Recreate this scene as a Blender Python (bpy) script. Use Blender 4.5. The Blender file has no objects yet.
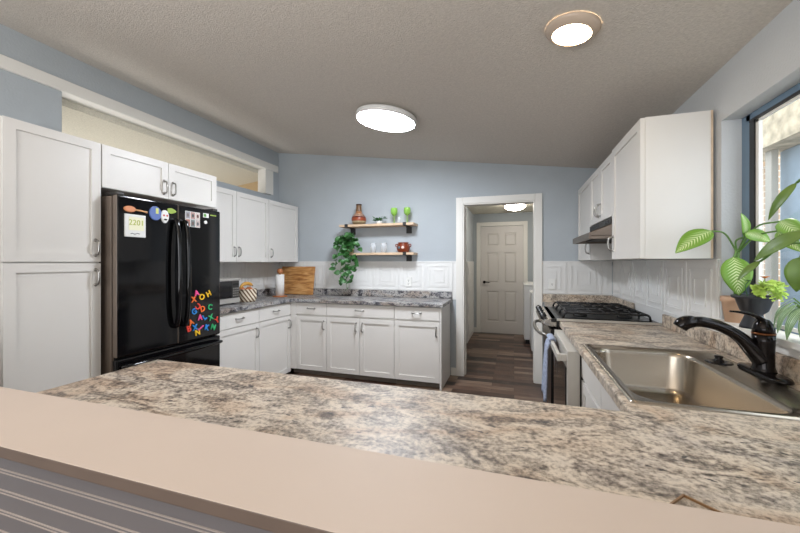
import bpy, bmesh, math, random
from mathutils import Vector, Matrix
random.seed(7)
S = bpy.context.scene
COL = S.collection
PI = math.pi

# ------------------------------------------------------------ camera, world, exposure
cam_d = bpy.data.cameras.new('camera')
cam = bpy.data.objects.new('camera', cam_d)
COL.objects.link(cam)
cam.location = (0, 0, 1.34)
cam.rotation_euler = (PI/2, 0, math.atan(114/356))
cam_d.sensor_width = 36
cam_d.lens = 356/800*36
cam_d.shift_y = -4/800
cam_d.clip_start = .02
S.camera = cam
S.view_settings.view_transform = 'Standard'
S.view_settings.look = 'None'
S.view_settings.exposure = 1.0
S.view_settings.gamma = 1
S.view_settings.use_curve_mapping = False
w = bpy.data.worlds.new('world')
S.world = w
w.use_nodes = True
w.node_tree.nodes['Background'].inputs[0].default_value = (.80, .90, 1, 1)
w.node_tree.nodes['Background'].inputs[1].default_value = 1.9


def area(name, loc, rot, sx, sy, power, col):
    d = bpy.data.lights.new(name, 'AREA')
    d.shape = 'RECTANGLE'
    d.size = sx
    d.size_y = sy
    d.energy = power
    d.color = col
    o = bpy.data.objects.new(name, d)
    COL.objects.link(o)
    o.location = loc
    o.rotation_euler = rot
    return o


sun_d = bpy.data.lights.new('sun', 'SUN')
sun_d.energy = .5
sun_d.angle = .03
sun_d.color = (1, .93, .82)
sun = bpy.data.objects.new('sun', sun_d)
COL.objects.link(sun)
sun.rotation_euler = (math.radians(50), 0, math.radians(160))
# unseen fill light added behind the camera to brighten the far cabinets
area('rear_fill', (-1.4, -2.85, 1.35), (PI/2, 0, 0), 3.2, 1.9, 42, (.95, .97, 1))
# upward fill light added out of view to brighten the ceiling
area('ceiling_fill', (-1.0, -.9, 1.5), (PI, 0, 0), 2.2, 1.6, 38, (1, .96, .92))
# unseen fill light added behind the open strip for the next room's ceiling
area('next_room_fill', (-4.9, 2.2, .7), (PI, 0, 0), 2.2, 2.6, 32, (1, .985, .95))


# ------------------------------------------------------------ materials
def lin(c):
    r = []
    for v in c[:3]:
        v /= 255
        r.append(v/12.92 if v <= .04045 else ((v+.055)/1.055)**2.4)
    return (r[0], r[1], r[2], 1)


def newmat(name, c=(200, 200, 200), rough=.5, metal=0, spec=None):
    m = bpy.data.materials.new(name)
    m.use_nodes = True
    nt = m.node_tree
    b = nt.nodes['Principled BSDF']
    b.inputs['Base Color'].default_value = lin(c)
    b.inputs['Roughness'].default_value = rough
    b.inputs['Metallic'].default_value = metal
    if spec is not None:
        b.inputs['Specular IOR Level'].default_value = spec
    return m, nt, b


def mat(name, c, rough=.5, metal=0, spec=None, bump=0, bscale=100, bdist=.002, vary=0, vscale=3):
    m, nt, b = newmat(name, c, rough, metal, spec)
    N, L = nt.nodes.new, nt.links.new
    tc = N('ShaderNodeTexCoord')
    if bump:
        n = N('ShaderNodeTexNoise')
        n.inputs['Scale'].default_value = bscale
        n.inputs['Detail'].default_value = 4
        L(tc.outputs['Object'], n.inputs['Vector'])
        bp = N('ShaderNodeBump')
        bp.inputs['Strength'].default_value = bump
        bp.inputs['Distance'].default_value = bdist
        L(n.outputs[0], bp.inputs['Height'])
        L(bp.outputs[0], b.inputs['Normal'])
    n = N('ShaderNodeTexNoise')
    n.inputs['Scale'].default_value = vscale
    n.inputs['Detail'].default_value = 5
    L(tc.outputs['Object'], n.inputs['Vector'])
    r = N('ShaderNodeValToRGB')
    k = vary if vary else .015
    base = lin(c)
    r.color_ramp.elements[0].position = .3
    r.color_ramp.elements[1].position = .7
    r.color_ramp.elements[0].color = [max(0, v*(1-k)) for v in base[:3]]+[1]
    r.color_ramp.elements[1].color = [min(1, v*(1+k)) for v in base[:3]]+[1]
    L(n.outputs[0], r.inputs[0])
    L(r.outputs[0], b.inputs['Base Color'])
    return m


def ramp(nt, stops):
    r = nt.nodes.new('ShaderNodeValToRGB')
    e = r.color_ramp.elements
    while len(e) < len(stops):
        e.new(.5)
    for i, (p, c) in enumerate(stops):
        e[i].position = p
        e[i].color = lin(c)
    return r


def granite(name, stops, rot=.25, fine=.42, drift=((.36, (236, 222, 210)), (.46, (255, 252, 248)), (.60, (255, 255, 255)), (.68, (236, 236, 240)))):
    m, nt, b = newmat(name, rough=.42)
    N, L = nt.nodes.new, nt.links.new
    tc = N('ShaderNodeTexCoord')
    mp = N('ShaderNodeMapping')
    mp.inputs['Rotation'].default_value = (0, 0, rot)
    mp.inputs['Scale'].default_value = (1.0, 1.9, 1.5)
    L(tc.outputs['Object'], mp.inputs[0])
    n1 = N('ShaderNodeTexNoise')
    n1.inputs['Scale'].default_value = 4.2
    n1.inputs['Detail'].default_value = 12
    n1.inputs['Roughness'].default_value = .72
    n1.inputs['Distortion'].default_value = 2.2
    L(mp.outputs[0], n1.inputs['Vector'])
    n2 = N('ShaderNodeTexNoise')
    n2.inputs['Scale'].default_value = 75
    n2.inputs['Detail'].default_value = 6
    n2.inputs['Roughness'].default_value = .7
    L(tc.outputs['Object'], n2.inputs['Vector'])
    mx = N('ShaderNodeMix')
    mx.data_type = 'FLOAT'
    mx.inputs[0].default_value = fine
    L(n1.outputs[0], mx.inputs[2])
    L(n2.outputs[0], mx.inputs[3])
    r = ramp(nt, stops)
    L(mx.outputs[0], r.inputs[0])
    # small dark and bluish specks
    n3 = N('ShaderNodeTexNoise')
    n3.inputs['Scale'].default_value = 17
    n3.inputs['Detail'].default_value = 5
    n3.inputs['Roughness'].default_value = .6
    L(mp.outputs[0], n3.inputs['Vector'])
    r3 = N('ShaderNodeValToRGB')
    r3.color_ramp.elements[0].position = .655
    r3.color_ramp.elements[1].position = .70
    L(n3.outputs[0], r3.inputs[0])
    # broad drifting areas of warmer brown and of cream
    n4 = N('ShaderNodeTexNoise')
    n4.inputs['Scale'].default_value = 2.3
    n4.inputs['Detail'].default_value = 4
    n4.inputs['Distortion'].default_value = 1.5
    L(mp.outputs[0], n4.inputs['Vector'])
    r4 = ramp(nt, drift)
    L(n4.outputs[0], r4.inputs[0])
    m4 = N('ShaderNodeMix')
    m4.data_type = 'RGBA'
    m4.blend_type = 'MULTIPLY'
    m4.inputs[0].default_value = 1
    L(r.outputs[0], m4.inputs[6])
    L(r4.outputs[0], m4.inputs[7])
    m2 = N('ShaderNodeMix')
    m2.data_type = 'RGBA'
    L(r3.outputs[0], m2.inputs[0])
    L(m4.outputs[2], m2.inputs[6])
    m2.inputs[7].default_value = lin((70, 66, 68))
    L(m2.outputs[2], b.inputs['Base Color'])
    return m


M = {}
M['granite'] = granite('granite_laminate', [(.37, (66, 59, 54)), (.42, (108, 98, 90)), (.47, (154, 143, 131)), (.52, (194, 182, 167)), (.57, (216, 204, 188)), (.66, (190, 181, 170))])
M['granite_light_cast'] = granite('granite_laminate_light_cast', [(.41, (20, 20, 24)), (.45, (62, 62, 68)), (.49, (120, 120, 126)), (.53, (196, 194, 190)), (.57, (120, 118, 120)), (.61, (60, 60, 66))], rot=.5, fine=.35)  # same laminate, with the greyer light on this counter painted into its colours
M['wall'] = mat('blue_wall_paint', (175, 182, 187), .85, bump=.5, bscale=70, bdist=.003, vary=.03)
M['reveal'] = mat('pale_wall_paint', (200, 203, 205), .85, bump=.7, bscale=90, bdist=.003)
M['ceiling'] = mat('textured_ceiling', (206, 199, 190), .95, bump=.8, bscale=130, bdist=.004, vary=.08, vscale=75)
M['popcorn'] = mat('popcorn_ceiling', (212, 207, 192), .95, bump=1, bscale=90, bdist=.006, vary=.10, vscale=110)
M['tan'] = mat('tan_wall_paint', (196, 172, 136), .9, bump=.4, bscale=70, bdist=.003)
M['trim'] = mat('white_trim_paint', (230, 228, 222), .5)
M['cabinet'] = mat('white_cabinet_paint', (222, 219, 214), .38)
M['cabinet_in'] = mat('cabinet_shadow_gap', (120, 116, 112), .7)
M['toe'] = mat('grey_toe_kick', (128, 120, 112), .7)
M['raw_edge'] = mat('raw_wood_edge', (206, 184, 158), .6, vary=.15, vscale=20)
M['bar'] = mat('bar_top_laminate', (205, 189, 176), .62, vary=.02)
M['bar_edge_shade'] = mat('bar_top_edge_shade', (104, 88, 77), .5, vary=.08, vscale=9)  # shade on the sides of the bar top painted in as a darker colour
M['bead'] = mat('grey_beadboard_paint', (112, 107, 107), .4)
M['groove'] = mat('pale_bead_edge', (176, 164, 156), .5)
M['tile'] = mat('embossed_tile', (226, 226, 224), .35)
M['steel'] = mat('brushed_steel', (178, 172, 164), .27, 1, bump=.05, bscale=300)
M['hood_steel'] = mat('darker_brushed_steel', (128, 118, 110), .34, 1)
M['sink'] = mat('sink_steel', (176, 166, 152), .24, 1, bump=.06, bscale=200)
M['nickel'] = mat('satin_nickel', (168, 166, 162), .28, 1)
M['black_gloss'] = mat('gloss_black', (14, 14, 16), .07)
M['black'] = mat('black_enamel', (20, 20, 21), .3)
M['iron'] = mat('cast_iron', (30, 29, 29), .55, bump=.3, bscale=200)
M['dgrey'] = mat('dark_grey_plastic', (60, 58, 56), .5)
M['fridge_side'] = mat('fridge_side_grey', (120, 108, 98), .5)
M['bronze'] = mat('oil_rubbed_bronze', (26, 22, 22), .16, .6)
M['copper'] = mat('copper_wear', (120, 74, 44), .3, .8)
M['white_enamel'] = mat('white_enamel', (228, 228, 226), .3)
M['terracotta'] = mat('pale_terracotta', (206, 168, 138), .8, vary=.06, vscale=20)
M['pot_black'] = mat('black_plastic_pot', (34, 36, 42), .45)
M['soil'] = mat('potting_soil', (52, 40, 32), 1, bump=1, bscale=120, bdist=.005)
M['stem'] = mat('plant_stem', (92, 128, 62), .6)
M['leaf_dark'] = mat('deep_green_leaf', (92, 122, 44), .4, vary=.2, vscale=15)
M['leaf_vine'] = mat('vine_leaf', (52, 100, 48), .45, vary=.4, vscale=20)
M['leaf_fern'] = mat('light_fern_leaf', (178, 206, 92), .6, vary=.2, vscale=30)
M['orange'] = mat('orange_petal', (226, 120, 40), .6)
M['wood_shelf'] = mat('pale_shelf_wood', (208, 180, 150), .6, vary=.12, vscale=12)
M['pale_block'] = mat('white_ceramic', (232, 232, 228), .4)
M['paper'] = mat('paper_towel_white', (238, 236, 232), .95, bump=.6, bscale=150, bdist=.002)
M['wood'] = mat('turned_wood', (176, 112, 66), .5, vary=.15, vscale=20)
M['towel'] = mat('blue_terry_towel', (158, 168, 190), 1, bump=1, bscale=260, bdist=.004, vary=.2, vscale=60)
M['towel2'] = mat('grey_terry_towel', (132, 126, 128), 1, bump=1, bscale=260, bdist=.004, vary=.2, vscale=60)
M['door'] = mat('white_door_paint', (216, 212, 208), .45)
M['post'] = mat('porch_post_paint', (182, 175, 162), .7)
M['blueboard'] = mat('pale_blue_boards', (150, 166, 178), .7, vary=.08, vscale=8)
M['peel'] = mat('peeling_beam_paint', (186, 170, 144), .9, bump=.6, bscale=12, bdist=.01, vary=.35, vscale=11)
M['ground'] = mat('porch_ground', (170, 160, 150), .9, vary=.1)


def emit(name, c, s):
    m = bpy.data.materials.new(name)
    m.use_nodes = True
    nt = m.node_tree
    nt.nodes.remove(nt.nodes['Principled BSDF'])
    e = nt.nodes.new('ShaderNodeEmission')
    e.inputs[0].default_value = lin(c)
    e.inputs[1].default_value = s
    nt.links.new(e.outputs[0], nt.nodes['Material Output'].inputs[0])
    return m


M['led'] = emit('cool_led_diffuser', (240, 246, 255), 50)
M['warm'] = emit('warm_lamp_diffuser', (255, 226, 180), 20)
M['hall_glow'] = emit('hall_lamp_glass', (255, 246, 232), 20)


def glass_mat(name, c, rough=.02, ior=1.45):
    m, nt, b = newmat(name, c, rough)
    b.inputs['Transmission Weight'].default_value = 1
    b.inputs['IOR'].default_value = ior
    return m


M['green_glass'] = glass_mat('green_glass', (176, 226, 110))
M['green_glass'].node_tree.nodes['Principled BSDF'].inputs['Transmission Weight'].default_value = .45
M['green_glass'].node_tree.nodes['Principled BSDF'].inputs['Alpha'].default_value = .8
M['clear_glass'] = glass_mat('clear_glass', (235, 240, 244), .05)
M['clear_glass'].node_tree.nodes['Principled BSDF'].inputs['Transmission Weight'].default_value = 0
M['clear_glass'].node_tree.nodes['Principled BSDF'].inputs['Alpha'].default_value = .3
mp_ = bpy.data.materials.new('window_glass')
mp_.use_nodes = True
nt_ = mp_.node_tree
nt_.nodes.remove(nt_.nodes['Principled BSDF'])
tr_, gl_, mx_ = nt_.nodes.new('ShaderNodeBsdfTransparent'), nt_.nodes.new('ShaderNodeBsdfGlossy'), nt_.nodes.new('ShaderNodeMixShader')
gl_.inputs['Roughness'].default_value = .02
mx_.inputs[0].default_value = .06
nt_.links.new(tr_.outputs[0], mx_.inputs[1])
nt_.links.new(gl_.outputs[0], mx_.inputs[2])
nt_.links.new(mx_.outputs[0], nt_.nodes['Material Output'].inputs[0])
M['pane'] = mp_


def wood_floor():
    m, nt, b = newmat('dark_plank_floor', rough=.32)
    N, L = nt.nodes.new, nt.links.new
    tc = N('ShaderNodeTexCoord')
    br = N('ShaderNodeTexBrick')
    br.offset = .37
    br.inputs['Scale'].default_value = 1
    br.inputs['Brick Width'].default_value = .62
    br.inputs['Row Height'].default_value = .105
    br.inputs['Mortar Size'].default_value = .002
    br.inputs['Color1'].default_value = (0, 0, 0, 1)
    br.inputs['Color2'].default_value = (1, 1, 1, 1)
    br.inputs['Mortar'].default_value = (0, 0, 0, 1)
    L(tc.outputs['Object'], br.inputs['Vector'])
    mp = N('ShaderNodeMapping')
    mp.inputs['Scale'].default_value = (2.2, 26, 1)
    L(tc.outputs['Object'], mp.inputs[0])
    n = N('ShaderNodeTexNoise')
    n.inputs['Scale'].default_value = 1.6
    n.inputs['Detail'].default_value = 8
    L(mp.outputs[0], n.inputs['Vector'])
    mx = N('ShaderNodeMix')
    mx.data_type = 'FLOAT'
    mx.inputs[0].default_value = .5
    L(br.outputs[0], mx.inputs[2])
    L(n.outputs[0], mx.inputs[3])
    r = ramp(nt, [(.25, (30, 20, 16)), (.4, (66, 44, 34)), (.55, (92, 66, 52)), (.75, (140, 118, 100))])
    L(mx.outputs[0], r.inputs[0])
    L(r.outputs[0], b.inputs['Base Color'])
    return m


M['floor'] = wood_floor()


def grain(name, stops, sc, rough=.5):
    m, nt, b = newmat(name, rough=rough)
    N, L = nt.nodes.new, nt.links.new
    tc = N('ShaderNodeTexCoord')
    mp = N('ShaderNodeMapping')
    mp.inputs['Scale'].default_value = sc
    L(tc.outputs['Object'], mp.inputs[0])
    n = N('ShaderNodeTexNoise')
    n.inputs['Scale'].default_value = 3
    n.inputs['Detail'].default_value = 7
    n.inputs['Distortion'].default_value = .6
    L(mp.outputs[0], n.inputs['Vector'])
    r = ramp(nt, stops)
    L(n.outputs[0], r.inputs[0])
    L(r.outputs[0], b.inputs['Base Color'])
    return m


M['board'] = grain('cutting_board_wood', [(.3, (138, 88, 44)), (.5, (190, 136, 78)), (.7, (216, 170, 112))], (2, 2, 13))


def brick_mat():
    m, nt, b = newmat('tan_brick', rough=.9)
    N, L = nt.nodes.new, nt.links.new
    tc = N('ShaderNodeTexCoord')
    sp = N('ShaderNodeSeparateXYZ')
    cb = N('ShaderNodeCombineXYZ')
    ad = N('ShaderNodeMath')
    L(tc.outputs['Object'], sp.inputs[0])
    L(sp.outputs[0], ad.inputs[0])
    L(sp.outputs[1], ad.inputs[1])
    L(ad.outputs[0], cb.inputs[0])
    L(sp.outputs[2], cb.inputs[1])
    br = N('ShaderNodeTexBrick')
    br.offset = 0
    br.inputs['Scale'].default_value = 1
    br.inputs['Brick Width'].default_value = .075
    br.inputs['Row Height'].default_value = .07
    br.inputs['Mortar Size'].default_value = .006
    br.inputs['Color1'].default_value = lin((190, 158, 130))
    br.inputs['Color2'].default_value = lin((206, 178, 150))
    br.inputs['Mortar'].default_value = lin((236, 226, 212))
    L(cb.outputs[0], br.inputs['Vector'])
    L(br.outputs[0], b.inputs['Base Color'])
    return m


M['brick'] = brick_mat()


def bands(name, stops, axis_lo, axis_hi, rough=.3):
    """colour bands by object height"""
    m, nt, b = newmat(name, rough=rough)
    N, L = nt.nodes.new, nt.links.new
    tc = N('ShaderNodeTexCoord')
    sp = N('ShaderNodeSeparateXYZ')
    L(tc.outputs['Object'], sp.inputs[0])
    mr = N('ShaderNodeMapRange')
    mr.inputs[1].default_value = axis_lo
    mr.inputs[2].default_value = axis_hi
    L(sp.outputs[2], mr.inputs[0])
    r = ramp(nt, stops)
    r.color_ramp.interpolation = 'CONSTANT'
    L(mr.outputs[0], r.inputs[0])
    L(r.outputs[0], b.inputs['Base Color'])
    return m


def leaf_striped(name, green, cream, kind):
    m, nt, b = newmat(name, rough=.4)
    N, L = nt.nodes.new, nt.links.new
    uv = N('ShaderNodeUVMap')
    sp = N('ShaderNodeSeparateXYZ')
    L(uv.outputs[0], sp.inputs[0])
    a = N('ShaderNodeMath')
    a.operation = 'SUBTRACT'
    L(sp.outputs[0], a.inputs[0])
    a.inputs[1].default_value = .5
    ab = N('ShaderNodeMath')
    ab.operation = 'ABSOLUTE'
    L(a.outputs[0], ab.inputs[0])
    if kind == 'fan':
        # streaks climbing outward from the midrib
        mu = N('ShaderNodeMath')
        mu.operation = 'MULTIPLY_ADD'
        L(ab.outputs[0], mu.inputs[0])
        mu.inputs[1].default_value = -.45
        L(sp.outputs[1], mu.inputs[2])
        si = N('ShaderNodeMath')
        si.operation = 'MULTIPLY'
        L(mu.outputs[0], si.inputs[0])
        si.inputs[1].default_value = 84
        sn = N('ShaderNodeMath')
        sn.operation = 'SINE'
        L(si.outputs[0], sn.inputs[0])
        fall = N('ShaderNodeMath')
        fall.operation = 'MULTIPLY_ADD'
        L(ab.outputs[0], fall.inputs[0])
        fall.inputs[1].default_value = -4.2
        fall.inputs[2].default_value = .75
        su = N('ShaderNodeMath')
        su.operation = 'ADD'
        L(sn.outputs[0], su.inputs[0])
        L(fall.outputs[0], su.inputs[1])
        src = su
    else:
        si = N('ShaderNodeMath')
        si.operation = 'MULTIPLY'
        L(ab.outputs[0], si.inputs[0])
        si.inputs[1].default_value = 42
        sn = N('ShaderNodeMath')
        sn.operation = 'SINE'
        L(si.outputs[0], sn.inputs[0])
        src = sn
    r = N('ShaderNodeValToRGB')
    r.color_ramp.elements[0].position = .35
    r.color_ramp.elements[1].position = .85
    r.color_ramp.elements[0].color = lin(green)
    r.color_ramp.elements[1].color = lin(cream)
    L(src.outputs[0], r.inputs[0])
    L(r.outputs[0], b.inputs['Base Color'])
    return m


M['leaf_dief'] = leaf_striped('variegated_leaf', (110, 152, 52), (200, 214, 160), 'fan')
M['leaf_strip'] = leaf_striped('striped_leaf', (84, 124, 74), (176, 200, 160), 'line')

# ------------------------------------------------------------ helpers
def pixm(nm, c):
    if nm not in M:
        M[nm] = mat(nm, c, .4)
    return M[nm]


LOC = {}


def tag(o, label=None, cat=None, group=None, kind=None):
    if label:
        o['label'] = label
    if cat:
        o['category'] = cat
    if group:
        o['group'] = group
    if kind:
        o['kind'] = kind
    return o


def thing(name, loc, label, cat, group=None, rz=0):
    o = bpy.data.objects.new(name, None)
    o.empty_display_size = .05
    COL.objects.link(o)
    o.location = loc
    o.rotation_euler = (0, 0, rz)
    tag(o, label, cat, group)
    LOC[o.name] = (Vector(loc), rz)
    return o


class MB:
    def __init__(s):
        s.bm = bmesh.new()
        s.mi = 0
        s.sm = False

    def face(s, vs):
        try:
            f = s.bm.faces.new(vs)
            f.material_index = s.mi
            f.smooth = s.sm
            return f
        except ValueError:
            return None

    def box(s, x0, x1, y0, y1, z0, z1):
        v = [s.bm.verts.new((x, y, z)) for z in (z0, z1) for x, y in ((x0, y0), (x1, y0), (x1, y1), (x0, y1))]
        for q in ((3, 2, 1, 0), (4, 5, 6, 7), (0, 1, 5, 4), (1, 2, 6, 5), (2, 3, 7, 6), (3, 0, 4, 7)):
            s.face([v[i] for i in q])
        return s

    def loft(s, loops, cap=True, closed=True):
        """join successive point loops"""
        R = [[s.bm.verts.new(p) for p in lp] for lp in loops]
        n = len(R[0])
        for a, b in zip(R, R[1:]):
            for i in range(n if closed else n-1):
                j = (i+1) % n
                s.face([a[i], a[j], b[j], b[i]])
        if cap:
            s.face(list(reversed(R[0])))
            s.face(R[-1])
        return s

    def prism(s, pts, axis, a, b):
        """2D outline pts extruded along axis from a to b"""
        def P(p, t):
            return {'x': (t, p[0], p[1]), 'y': (p[0], t, p[1]), 'z': (p[0], p[1], t)}[axis]
        return s.loft([[P(p, a) for p in pts], [P(p, b) for p in pts]])

    def lathe(s, prof, c=(0, 0, 0), n=32, M4=None, caps=False):
        s.sm = True
        loops = []
        for r, z in prof:
            lp = []
            for i in range(n):
                t = 2*PI*i/n
                p = Vector((r*math.cos(t), r*math.sin(t), z))
                if M4 is not None:
                    p = M4 @ p
                lp.append(tuple(p+Vector(c)))
            loops.append(lp)
        s.loft(loops, cap=caps)
        s.sm = False
        return s

    def tube(s, pts, r, n=10, flat=1.0):
        s.sm = True
        pts = [Vector(p) for p in pts]
        rs = r if isinstance(r, (list, tuple)) else [r]*len(pts)
        loops = []
        up = Vector((0, 0, 1))
        prev = None
        for i, p in enumerate(pts):
            t = (pts[min(i+1, len(pts)-1)]-pts[max(i-1, 0)]).normalized()
            if prev is None:
                a = t.cross(up)
                if a.length < .1:
                    a = t.cross(Vector((1, 0, 0)))
            else:
                a = prev-t*prev.dot(t)
            a.normalize()
            prev = a
            b = t.cross(a)
            loops.append([tuple(p+a*rs[i]*math.cos(2*PI*k/n)+b*rs[i]*flat*math.sin(2*PI*k/n)) for k in range(n)])
        s.loft(loops)
        s.sm = False
        return s

    def build(s, name, mats, parent=None, bevel=0, seg=2, local=False):
        bmesh.ops.recalc_face_normals(s.bm, faces=s.bm.faces)
        me = bpy.data.meshes.new(name)
        if parent is not None and not local:
            off, rz = LOC[parent.name]
            s.bm.transform(Matrix.Rotation(-rz, 4, 'Z') @ Matrix.Translation(-off))
        s.bm.to_mesh(me)
        s.bm.free()
        if not isinstance(mats, (list, tuple)):
            mats = [mats]
        for m in mats:
            me.materials.append(M[m] if isinstance(m, str) else m)
        o = bpy.data.objects.new(name, me)
        COL.objects.link(o)
        if parent is not None:
            o.parent = parent
            LOC[o.name] = LOC[parent.name]
        else:
            LOC[o.name] = (Vector((0, 0, 0)), 0)
        if bevel:
            md = o.modifiers.new('bevel', 'BEVEL')
            md.width = bevel
            md.segments = seg
            md.limit_method = 'ANGLE'
            md.angle_limit = math.radians(40)
        return o


def arc(pts, n=8):
    """Catmull-Rom through points"""
    P = [Vector(p) for p in pts]
    P = [P[0]*2-P[1]]+P+[P[-1]*2-P[-2]]
    out = []
    for i in range(1, len(P)-2):
        for k in range(n):
            t = k/n
            out.append(.5*((2*P[i])+(P[i+1]-P[i-1])*t+(2*P[i-1]-5*P[i]+4*P[i+1]-P[i+2])*t*t+(-P[i-1]+3*P[i]-3*P[i+1]+P[i+2])*t**3))
    out.append(P[-2])
    return out


def rrect(x0, x1, y0, y1, z, r, n=6):
    o = []
    for cx, cy, a in ((x1-r, y1-r, 0), (x0+r, y1-r, PI/2), (x0+r, y0+r, PI), (x1-r, y0+r, 1.5*PI)):
        for k in range(n+1):
            t = a+PI/2*k/n
            o.append((cx+r*math.cos(t), cy+r*math.sin(t), z))
    return o


def struct(o):
    o['kind'] = 'structure'
    return o


def slab(mb, outer, holes, z0, z1):
    """flat slab from an outline with rectangular holes"""
    bm = bmesh.new()
    edges = []
    for lp in [outer]+holes:
        vs = [bm.verts.new((x, y, 0)) for x, y in lp]
        edges += [bm.edges.new((vs[i], vs[(i+1) % len(vs)])) for i in range(len(vs))]
    r = bmesh.ops.triangle_fill(bm, use_beauty=True, edges=edges)
    tris = [[(v.co.x, v.co.y) for v in f.verts] for f in bm.faces]
    bm.free()
    vt, vb = {}, {}
    for x, y in [p for lp in [outer]+holes for p in lp]:
        k = (round(x, 5), round(y, 5))
        vt[k] = mb.bm.verts.new((x, y, z1))
        vb[k] = mb.bm.verts.new((x, y, z0))
    K = lambda p: (round(p[0], 5), round(p[1], 5))
    for t in tris:
        mb.face([vt[K(p)] for p in t])
        mb.face([vb[K(p)] for p in reversed(t)])
    for lp in [outer]+holes:
        for i in range(len(lp)):
            a, b = K(lp[i]), K(lp[(i+1) % len(lp)])
            mb.face([vt[a], vt[b], vb[b], vb[a]])
    return mb


# ------------------------------------------------------------ room dimensions
XL, XR, YB = -3.14, .99, 4.23
YR = -3.0
HY = 6.98


def cz(x):
    return 2.346-.135*(x-.768)


# floor
struct(MB().box(-6.6, 1.4, YR-.1, 7.2, -.1, 0).build('floor', 'floor'))
# kitchen ceiling, a sloped slab
x0, x1 = XL-.01, XR+.12
struct(MB().prism([(x0, cz(x0)), (x1, cz(x1)), (x1, cz(x1)+.15), (x0, cz(x0)+.15)], 'y', YR, YB+.02).build('ceiling', 'ceiling'))
# left wall with the long open strip under the ceiling
m = MB()
m.box(XL-.12, XL, YR, YB, 0, 2.25)
m.box(XL-.12, XL, YR, YB, 2.60, 3.05)
m.box(XL-.12, XL, YR, 1.72, 2.25, 2.60)
m.box(XL-.12, XL, 4.06, YB, 2.25, 2.60)
struct(m.build('wall_left', 'wall'))
# beam trim under the header and post at its far end
struct(MB().box(XL-.13, XL+.022, YR, YB-.03, 2.585, 2.672).build('trim_1', 'trim', bevel=.004))
struct(MB().box(XL-.12, XL+.006, 3.95, 4.11, 2.262, 2.585).build('trim_2', 'trim', bevel=.003))
# back wall with the doorway
DX0, DX1, DZ = -.573, .222, 2.03
m = MB()
m.prism([(XL-.12, 0), (DX0, 0), (DX0, cz(DX0)+.05), (XL-.12, cz(XL)+.1)], 'y', YB, YB+.12)
m.prism([(DX1, 0), (XR+.12, 0), (XR+.12, cz(XR)+.02), (DX1, cz(DX1)+.05)], 'y', YB, YB+.12)
m.prism([(DX0, DZ), (DX1, DZ), (DX1, cz(DX1)+.05), (DX0, cz(DX0)+.05)], 'y', YB, YB+.12)
struct(m.build('wall_back', 'wall'))
# right wall with window opening
WY0, WY1, WZ0, WZ1 = .85, 2.19, 1.03, 2.05
m = MB()
m.box(XR, XR+.16, YR, WY0, 0, 2.36)
m.box(XR, XR+.16, WY1, YB, 0, 2.36)
m.box(XR, XR+.16, WY0, WY1, 0, WZ0)
m.box(XR, XR+.16, WY0, WY1, WZ1, 2.36)
struct(m.build('wall_right', 'reveal'))
# wall behind the camera
struct(MB().box(XL-.12, XR+.16, YR-.12, YR, 0, 3.05).build('wall_rear', 'wall'))

# next room seen through the open strip
m = MB()
m.prism([(XL-.12, 2.53), (-6.6, 2.53-.12*3.34), (-6.6, 2.3), (XL-.12, 2.70)], 'y', -.2, YB+.12)
struct(m.build('ceiling_next_room', 'popcorn'))
struct(MB().box(-6.6, XL-.12, YB, YB+.12, 0, 2.6).build('wall_next_room_back', 'tan'))
struct(MB().box(-6.72, -6.6, -.2, YB+.12, 0, 2.6).build('wall_next_room_left', 'tan'))
struct(MB().box(-6.6, XL-.12, -.32, -.2, 0, 2.6).build('wall_next_room_front', 'tan'))

# laundry hall behind the doorway
HL, HR = -.75, 1.05
struct(MB().box(HL-.12, HL, YB+.12, HY, 0, 2.4).build('wall_hall_left', 'wall'))
struct(MB().box(HR, HR+.12, YB+.12, HY+.12, 0, 2.4).build('wall_hall_right', 'wall'))
FD0, FD1, FDZ = -.612, .166, 2.03
m = MB()
m.box(HL-.12, FD0, HY, HY+.12, 0, 2.4)
m.box(FD1, HR, HY, HY+.12, 0, 2.4)
m.box(FD0, FD1, HY, HY+.12, FDZ, 2.4)
struct(m.build('wall_hall_back', 'wall'))
struct(MB().box(HL-.12, HR+.12, YB+.12, HY+.12, 2.27, 2.4).build('ceiling_hall', 'popcorn'))
# casings
m = MB()
m.box(DX0-.080, DX0, YB-.02, YB, 0, DZ+.075)
m.box(DX1, DX1+.075, YB-.02, YB, 0, DZ+.075)
m.box(DX0, DX1, YB-.02, YB, DZ, DZ+.075)
m.box(DX0-.001, DX0+.015, YB-.012, YB+.13, 0, DZ)
m.box(DX1-.015, DX1+.001, YB-.012, YB+.13, 0, DZ)
m.box(DX0, DX1, YB-.012, YB+.13, DZ-.015, DZ+.001)
m.box(DX0+.015, DX0+.028, YB+.05, YB+.09, 0, DZ-.015)
struct(m.build('trim_3', 'trim', bevel=.004))
m = MB()
for a, b, c, d in ((FD0-.075, FD0, 0, FDZ+.075), (FD1, FD1+.075, 0, FDZ+.075), (FD0, FD1, FDZ, FDZ+.075)):
    m.box(a, b, HY-.02, HY, c, d)
struct(m.build('trim_4', 'trim', bevel=.004))
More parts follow.
